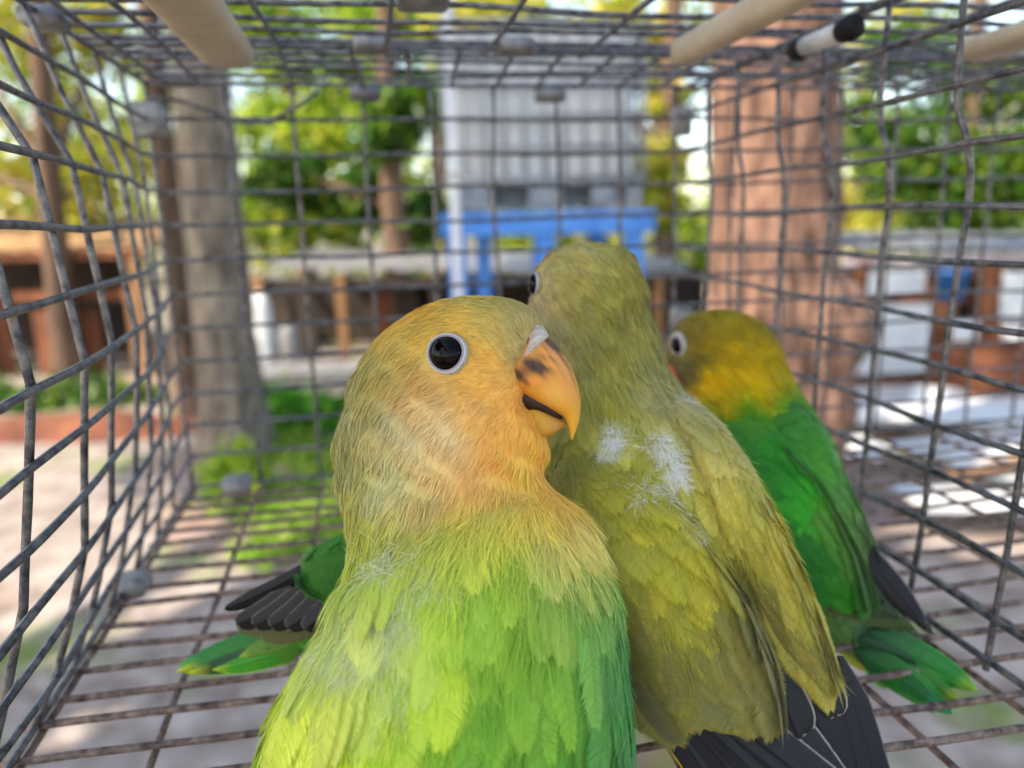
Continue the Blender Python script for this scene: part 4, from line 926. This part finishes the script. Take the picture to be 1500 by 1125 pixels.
# dark flight feathers with pale margins
dk=(30,30,36); ed=(176,170,160)
for i,(x0,y0,x1,y1,w,z0,z1,sd_,e) in enumerate([
 (930,985,1040,1150,.0060,.1400,.1390,-1,(196,160,40)),(950,990,1085,1155,.0070,.1398,.1385,-1,(150,140,70)),(975,1010,1130,1160,.0080,.1394,.1380,-1,(120,116,92)),(1010,1030,1175,1165,.0085,.1392,.1378,1,(120,118,110)),(1050,1040,1205,1165,.0085,.1390,.1377,1,(126,122,116)),
 (1100,950,1172,1082,.0080,.1400,.1388,1,(150,146,136)),(1110,1010,1215,1160,.0078,.1396,.1384,1,(140,136,130)),
 (1228,960,1282,1150,.0056,.1440,.1420,1,(96,92,90)),(1208,950,1262,1160,.0058,.1436,.1414,-1,ed),(1190,950,1238,1155,.0054,.1430,.1408,-1,ed),(1168,945,1228,1150,.0062,.1425,.1403,-1,ed),(1176,960,1210,1140,.0045,.1420,.1398,-1,ed),(1190,965,1224,1050,.0050,.1412,.1400,1,ed)]):
    vane('flight_feather',b2,o2,W(x0,y0,z0),W(x0+(x1-x0)*1.45,y0+(y1-y0)*1.45,z1+(z1-z0)*.5) if y1>1130 else W(x1,y1,z1),w,(.0006,0,.0003),dk,e,.13,None,sd_,pointy=.5)
for k in range(5):
    t=W(1010+50*k,1200,.150); t[2]=max(t[2],.002)
    vane('tail_feather',b2,o2,W(990+35*k,1080,.1500),t,.0075,(0,0,.0004),(70,66,40),(110,98,46),.2)
p_,n_=S2.hit(786,415); 
e2=W(784,415,.1640); e2=W(782,416,.1645); n2=-RIGHT*.955-FWD*.30; eye(b2,o2,e2-n2*.0005,n2/np.linalg.norm(n2),.0023,.0027,M['ring_white'],2,.7)
me,_=beak_loft('upper_beak',[(800,425,806,480,.180,.0045),(788,432,798,484,.184,.0046),(784,445,793,486,.187,.0036),(783,462,790,488,.189,.0024),(785,482,788,490,.190,.0006)],o2,lambda V:np.tile(s2l((236,160,80)),(len(V),1))); obj('upper_beak',me,M['beak'],b2)
for s in (-1,1): foot(b2,o2,(o2[0]+.011*s,o2[1]+.010,.0004),(.2,1,0))
# ================================================================== bird 3: green back, yellow-olive head, white eye ring
r=np.random.default_rng(103)
st3=[(1048,454,1052,454,.2060,.0006),(1016,459,1082,459,.2060,.0054),(998,469,1103,468,.2060,.0086),(986,484,1120,482,.2060,.0108),(979,503,1134,501,.2060,.0122),(977,526,1145,522,.2060,.0130),(981,552,1154,546,.2056,.0134),(990,580,1164,570,.2050,.0140),(1000,608,1182,595,.2042,.0150),(1006,645,1204,630,.2032,.0162),(1012,690,1222,675,.2020,.0172),(1025,740,1240,726,.2006,.0176),(1046,790,1258,778,.1992,.0172),(1078,838,1276,828,.1976,.0158),(1118,880,1296,872,.1956,.0136),(1165,915,1318,906,.1930,.0108),(1215,944,1336,930,.1900,.0080),(1265,968,1345,945,.1870,.0052),(1300,985,1350,960,.1845,.0030),(1330,990,1345,980,.1830,.0008)]
S3=Surf(st3,110,64,disp=lumps)
c3=colour_field([(1050,458,(140,124,26)),(1010,475,(128,112,40)),(1090,480,(140,120,20)),(985,500,(110,98,52)),(1000,540,(104,92,50)),(1012,520,(120,104,40)),(990,565,(92,80,62)),(1040,510,(150,124,22)),(1090,520,(168,138,14)),(1130,520,(166,138,14)),(1040,560,(206,164,12)),(1090,560,(206,166,12)),(1060,578,(190,158,14)),(1110,568,(190,158,14)),(1140,556,(170,150,16)),(1140,550,(160,140,16)),(1012,585,(214,170,14)),(1060,575,(176,150,16)),
 (1030,600,(60,128,24)),(1090,588,(62,136,22)),(1150,574,(76,140,24)),(1060,640,(44,116,28)),(1120,640,(34,124,28)),(1170,620,(58,130,34)),(1200,660,(70,134,40)),(1100,700,(32,110,30)),(1160,700,(40,150,30)),(1210,720,(78,130,44)),(1130,760,(24,104,28)),(1190,780,(26,110,26)),(1160,830,(24,104,28)),(1230,830,(40,124,30)),(1250,780,(80,128,50)),(1280,830,(60,110,40)),
 (1200,900,(70,110,54)),(1230,910,(80,116,64)),(1200,930,(190,186,30)),(1240,955,(170,180,30)),(1290,970,(60,150,34)),(1280,920,(40,70,40)),(1320,940,(30,80,36))],13,1.2)
o3=W(1150,885,.2000); o3[2]=0
b3=thing('lovebird','green lovebird with yellow-olive head and white eye ring behind the olive one','bird',o3,'lovebirds in the wire cage')
obj('body',S3.mesh('body',c3,o3),M['skin'],b3)
def flow3(P,N):
    q=proj(P); away=P-W(972,540,.2060); away/=np.linalg.norm(away,axis=1)[:,None]
    w=np.clip(1.0-(q[:,1]-450)/200,0,1)[:,None]*.8
    return away*w+(DOWN+RIGHT*.45-FWD*.2)*(1.0-w)
E3=np.array([989,506.])
P,N=S3.sample(26000,r,lambda P:proj(P)[:,1]<660); q=proj(P); m_=np.hypot((q[:,0]-E3[0])/1,(q[:,1]-E3[1]))>19
P,N=P[m_],N[m_]; q=proj(P)
strands('head_plumage',S3,P,N,flow3(P,N),np.interp(q[:,1],[455,560,650],[.0020,.0034,.005]),.00022,np.interp(q[:,1],[455,650],[.0003,.0006]),c3(P),r,o3,b3,1.12)
P,N=S3.sample(900,r,lambda P:proj(P)[:,1]>590); o_=np.argsort(-proj(P)[:,1]); P,N=P[o_],N[o_]; cc=c3(P)
feathers('back_feathers',S3,P,N,flow3(P,N),np.interp(proj(P)[:,1],[590,900],[.0065,.0100]),.0058,.0006,cc,np.clip(cc*1.15,0,1),r,o3,b3,nb=30,rag=.04,jit=.06)
w3=[(1050,620,1100,610,.1900,.0008),(1060,650,1128,636,.1846,.0018),(1066,690,1165,668,.1816,.0030),(1082,735,1200,712,.1804,.0042),(1102,780,1228,760,.1794,.0046),(1124,822,1250,804,.1786,.0042),(1150,856,1262,838,.1780,.0032),(1185,872,1260,860,.1776,.0018),(1215,874,1250,868,.1775,.0005)]
SW3,wg3=shell(b3,o3,w3,c3,flow3,r,420,.0100,.0078,1.08,.0004,nb=30,jit=.05)
wsh=[(1112,585,1150,580,.1960,.0008),(1126,615,1172,606,.1900,.0020),(1142,645,1197,632,.1864,.0030),(1168,690,1222,676,.1848,.0036),(1194,738,1246,724,.1838,.0034),(1214,780,1264,768,.1830,.0028),(1238,816,1278,806,.1826,.0018),(1262,838,1282,832,.1824,.0006)]
c3b=colour_field([(1150,620,(54,130,40)),(1180,650,(70,150,50)),(1200,700,(84,140,62)),(1230,750,(96,140,72)),(1250,790,(110,130,84)),(1275,825,(60,110,46)),(1160,660,(44,134,36))],22)
shell(b3,o3,wsh,c3b,flow3,r,200,.0070,.0050,1.12,.0006,nb=30)
for (x0,y0,x1,y1,w,z0,z1,sd_,c,e) in [
 (1205,735,1300,872,.0056,.1815,.1790,1,(18,20,18),(110,108,84)),(1225,760,1330,905,.0060,.1812,.1782,1,(14,14,16),(90,86,84)),(1240,785,1362,928,.0055,.1808,.1770,1,(30,27,32),(130,116,116)),(1256,800,1368,930,.0040,.1816,.1772,-1,(16,15,18),(110,100,100)),
 (1180,830,1300,884,.0070,.1790,.1782,-1,(40,48,34),(130,126,88)),(1170,848,1322,908,.0070,.1794,.1784,-1,(48,62,36),(122,124,82)),(1165,862,1342,922,.0062,.1798,.1786,-1,(66,84,46),(112,108,74))]:
    vane('flight_feather',b3,o3,W(x0,y0,z0),W(x1,y1,z1),w,(.0003,0,.0006),c,e,.13,None,sd_,pointy=.8,ts=.35)
for (x0,y0,x1,y1,w,z0,z1,c,tc) in [
 (1270,925,1432,1012,.0074,.1800,.1668,(20,120,40),(150,190,60)),(1255,935,1428,1006,.0056,.1806,.1674,(14,70,34),(60,160,80)),(1250,950,1395,1046,.0070,.1808,.1650,(20,124,40),(60,160,110)),(1262,955,1375,1035,.0056,.1812,.1656,(16,104,44),(40,140,100)),(1262,940,1408,1030,.0054,.1816,.1664,(40,120,30),(190,200,70))]:
    vane('tail_feather',b3,o3,W(x0,y0,z0),W(x1,y1,z1),w,(.0002,0,.0002),c,(70,160,60),.15,tc,0,base=(24,70,40),pointy=.9,ts=.30)
e3=W(988,506,.1960); p_,n_=S3.hit(992,506); n_=n_ if np.dot(n_,CAM-p_)>0 else -n_
n3=n_*.8-RIGHT*.2; eye(b3,o3,p_-n_*.0002,n3/np.linalg.norm(n3),.0019,.0036,M['ring_white'],5,.85)
me,_=beak_loft('upper_beak',[(992,530,1000,572,.2040,.0040),(980,534,990,576,.2050,.0042),(970,542,982,580,.2060,.0036),(966,556,976,584,.2065,.0024),(968,580,972,590,.2070,.0005)],o3,lambda V:np.tile(s2l((214,70,44)),(len(V),1))); obj('upper_beak',me,M['beak'],b3)
for s in (-1,1): foot(b3,o3,(o3[0]+.010*s,o3[1]+.004,.0004),(-.3,1,0))
# ================================================================== bird 4: behind the first, only rump, wing tip and tail in view
r=np.random.default_rng(104)
st4=[(404,920,408,925,.1700,.0006),(428,872,425,944,.1705,.0040),(452,838,446,948,.1712,.0080),(482,806,478,953,.1722,.0120),(520,780,520,956,.1734,.0150),(560,758,566,952,.1745,.0162),(605,735,618,935,.1756,.0164),(645,712,662,905,.1768,.0156),(672,688,698,868,.1776,.0140),(688,660,724,832,.1782,.0128),(700,640,748,800,.1786,.0122),(716,640,760,766,.1790,.0112),(732,652,764,736,.1792,.0090),(745,676,760,712,.1794,.0050),(752,692,755,698,.1795,.0005)]
S4=Surf(st4,80,56)
c4=colour_field([(450,850,(52,120,34)),(500,800,(58,124,34)),(480,860,(40,96,36)),(460,930,(80,150,36)),(420,930,(90,160,36)),(540,860,(50,110,34)),(620,830,(56,120,34)),(700,760,(150,130,30)),(740,700,(110,96,40))],30)
o4=W(560,972,.1745); o4[2]=0
b4=thing('lovebird','green lovebird mostly hidden behind the orange-faced one, dark scalloped wing tip and tail showing','bird',o4,'lovebirds in the wire cage')
obj('body',S4.mesh('body',c4,o4),M['skin'],b4)
def flow4(P,N): return np.tile(-RIGHT*.9+DOWN*.45-FWD*.2,(len(P),1))
P,N=S4.sample(800,r); o_=np.argsort(proj(P)[:,0]); P,N=P[o_],N[o_]; cc=c4(P)
feathers('back_feathers',S4,P,N,flow4(P,N),.0085,.0062,.0005,cc,np.clip(cc*1.12,0,1),r,o4,b4,nb=30,rag=.04,jit=.06)
w4=[(452,812,450,862,.1580,.0008),(470,796,466,872,.1578,.0024),(500,782,500,880,.1578,.0034),(540,765,548,890,.1582,.0036),(590,758,600,890,.1590,.0028),(630,770,636,860,.1600,.0008)]
shell(b4,o4,w4,c4,flow4,r,200,.0050,.0050,1.1,.0003,nb=30,jit=.05,nr=9,nc=8)
for (x0,y0,x1,y1,w,z0,z1,sd_,c,e) in [
 (520,790,328,893,.0034,.1600,.1588,1,(9,9,10),(14,14,15)),(515,806,345,884,.0044,.1604,.1592,1,(9,9,10),(14,14,14)),
 (512,846,446,922,.0048,0.1568,0.1566,0,(18,18,20),(104,98,82)),(492,850,421,920,.0048,0.1572,0.1570,0,(18,18,20),(104,98,82)),(472,854,396,918,.0048,0.1576,0.1574,0,(18,18,20),(104,98,82)),(452,858,371,916,.0048,0.1580,0.1578,0,(18,18,20),(104,98,82)),(432,862,346,914,.0048,0.1584,0.1582,0,(18,18,20),(104,98,82)),(490,890,345,916,.0060,.1588,.1586,-1,(92,92,60),(130,124,88)),(500,902,380,928,.0056,.1592,.1590,-1,(92,92,58),(124,118,82)),(520,880,450,905,.0070,.1570,.1572,-1,(66,84,88),(100,110,96))]:
    vane('flight_feather',b4,o4,W(x0,y0,z0),W(x1,y1,z1),w,(0,0,-.0010),c,e,.13,None,sd_)
for (x0,y0,x1,y1,w,z0,z1,c,e,tc) in [
 (440,915,262,975,.0064,.1660,.1640,(24,116,44),(60,150,50),(70,170,80)),(440,925,258,984,.0062,.1655,.1634,(28,120,40),(180,190,40),(204,206,50)),(445,935,275,986,.0050,.1652,.1632,(20,70,36),(150,190,40),(200,206,50)),(450,940,310,982,.0050,.1650,.1634,(60,150,36),(150,196,40),(180,200,50)),(455,935,350,962,.0070,.1648,.1640,(90,130,36),(140,170,40),(150,180,50))]:
    vane('tail_feather',b4,o4,W(x0,y0,z0),W(x1,y1,z1),w,(0,0,-.0006),c,e,.13,tc,1,base=(50,110,36),pointy=.9,ts=.30)
me,_=beak_loft('upper_beak',[(744,690,758,722,.1795,.0036),(756,694,764,722,.1797,.0034),(766,704,768,722,.1798,.0020),(768,722,770,726,.1798,.0004)],o4,lambda V:np.tile(s2l((206,66,44)),(len(V),1))); obj('upper_beak',me,M['beak'],b4)
p_,n_=S4.hit(728,690)
if p_ is not None:
    n_=n_ if np.dot(n_,CAM-p_)>0 else -n_; eye(b4,o4,p_,n_,.0019,.0036,M['ring_white'],7)
for s in (-1,1): foot(b4,o4,(o4[0]+.010*s,o4[1]+.004,.0004),(1,.3,0))
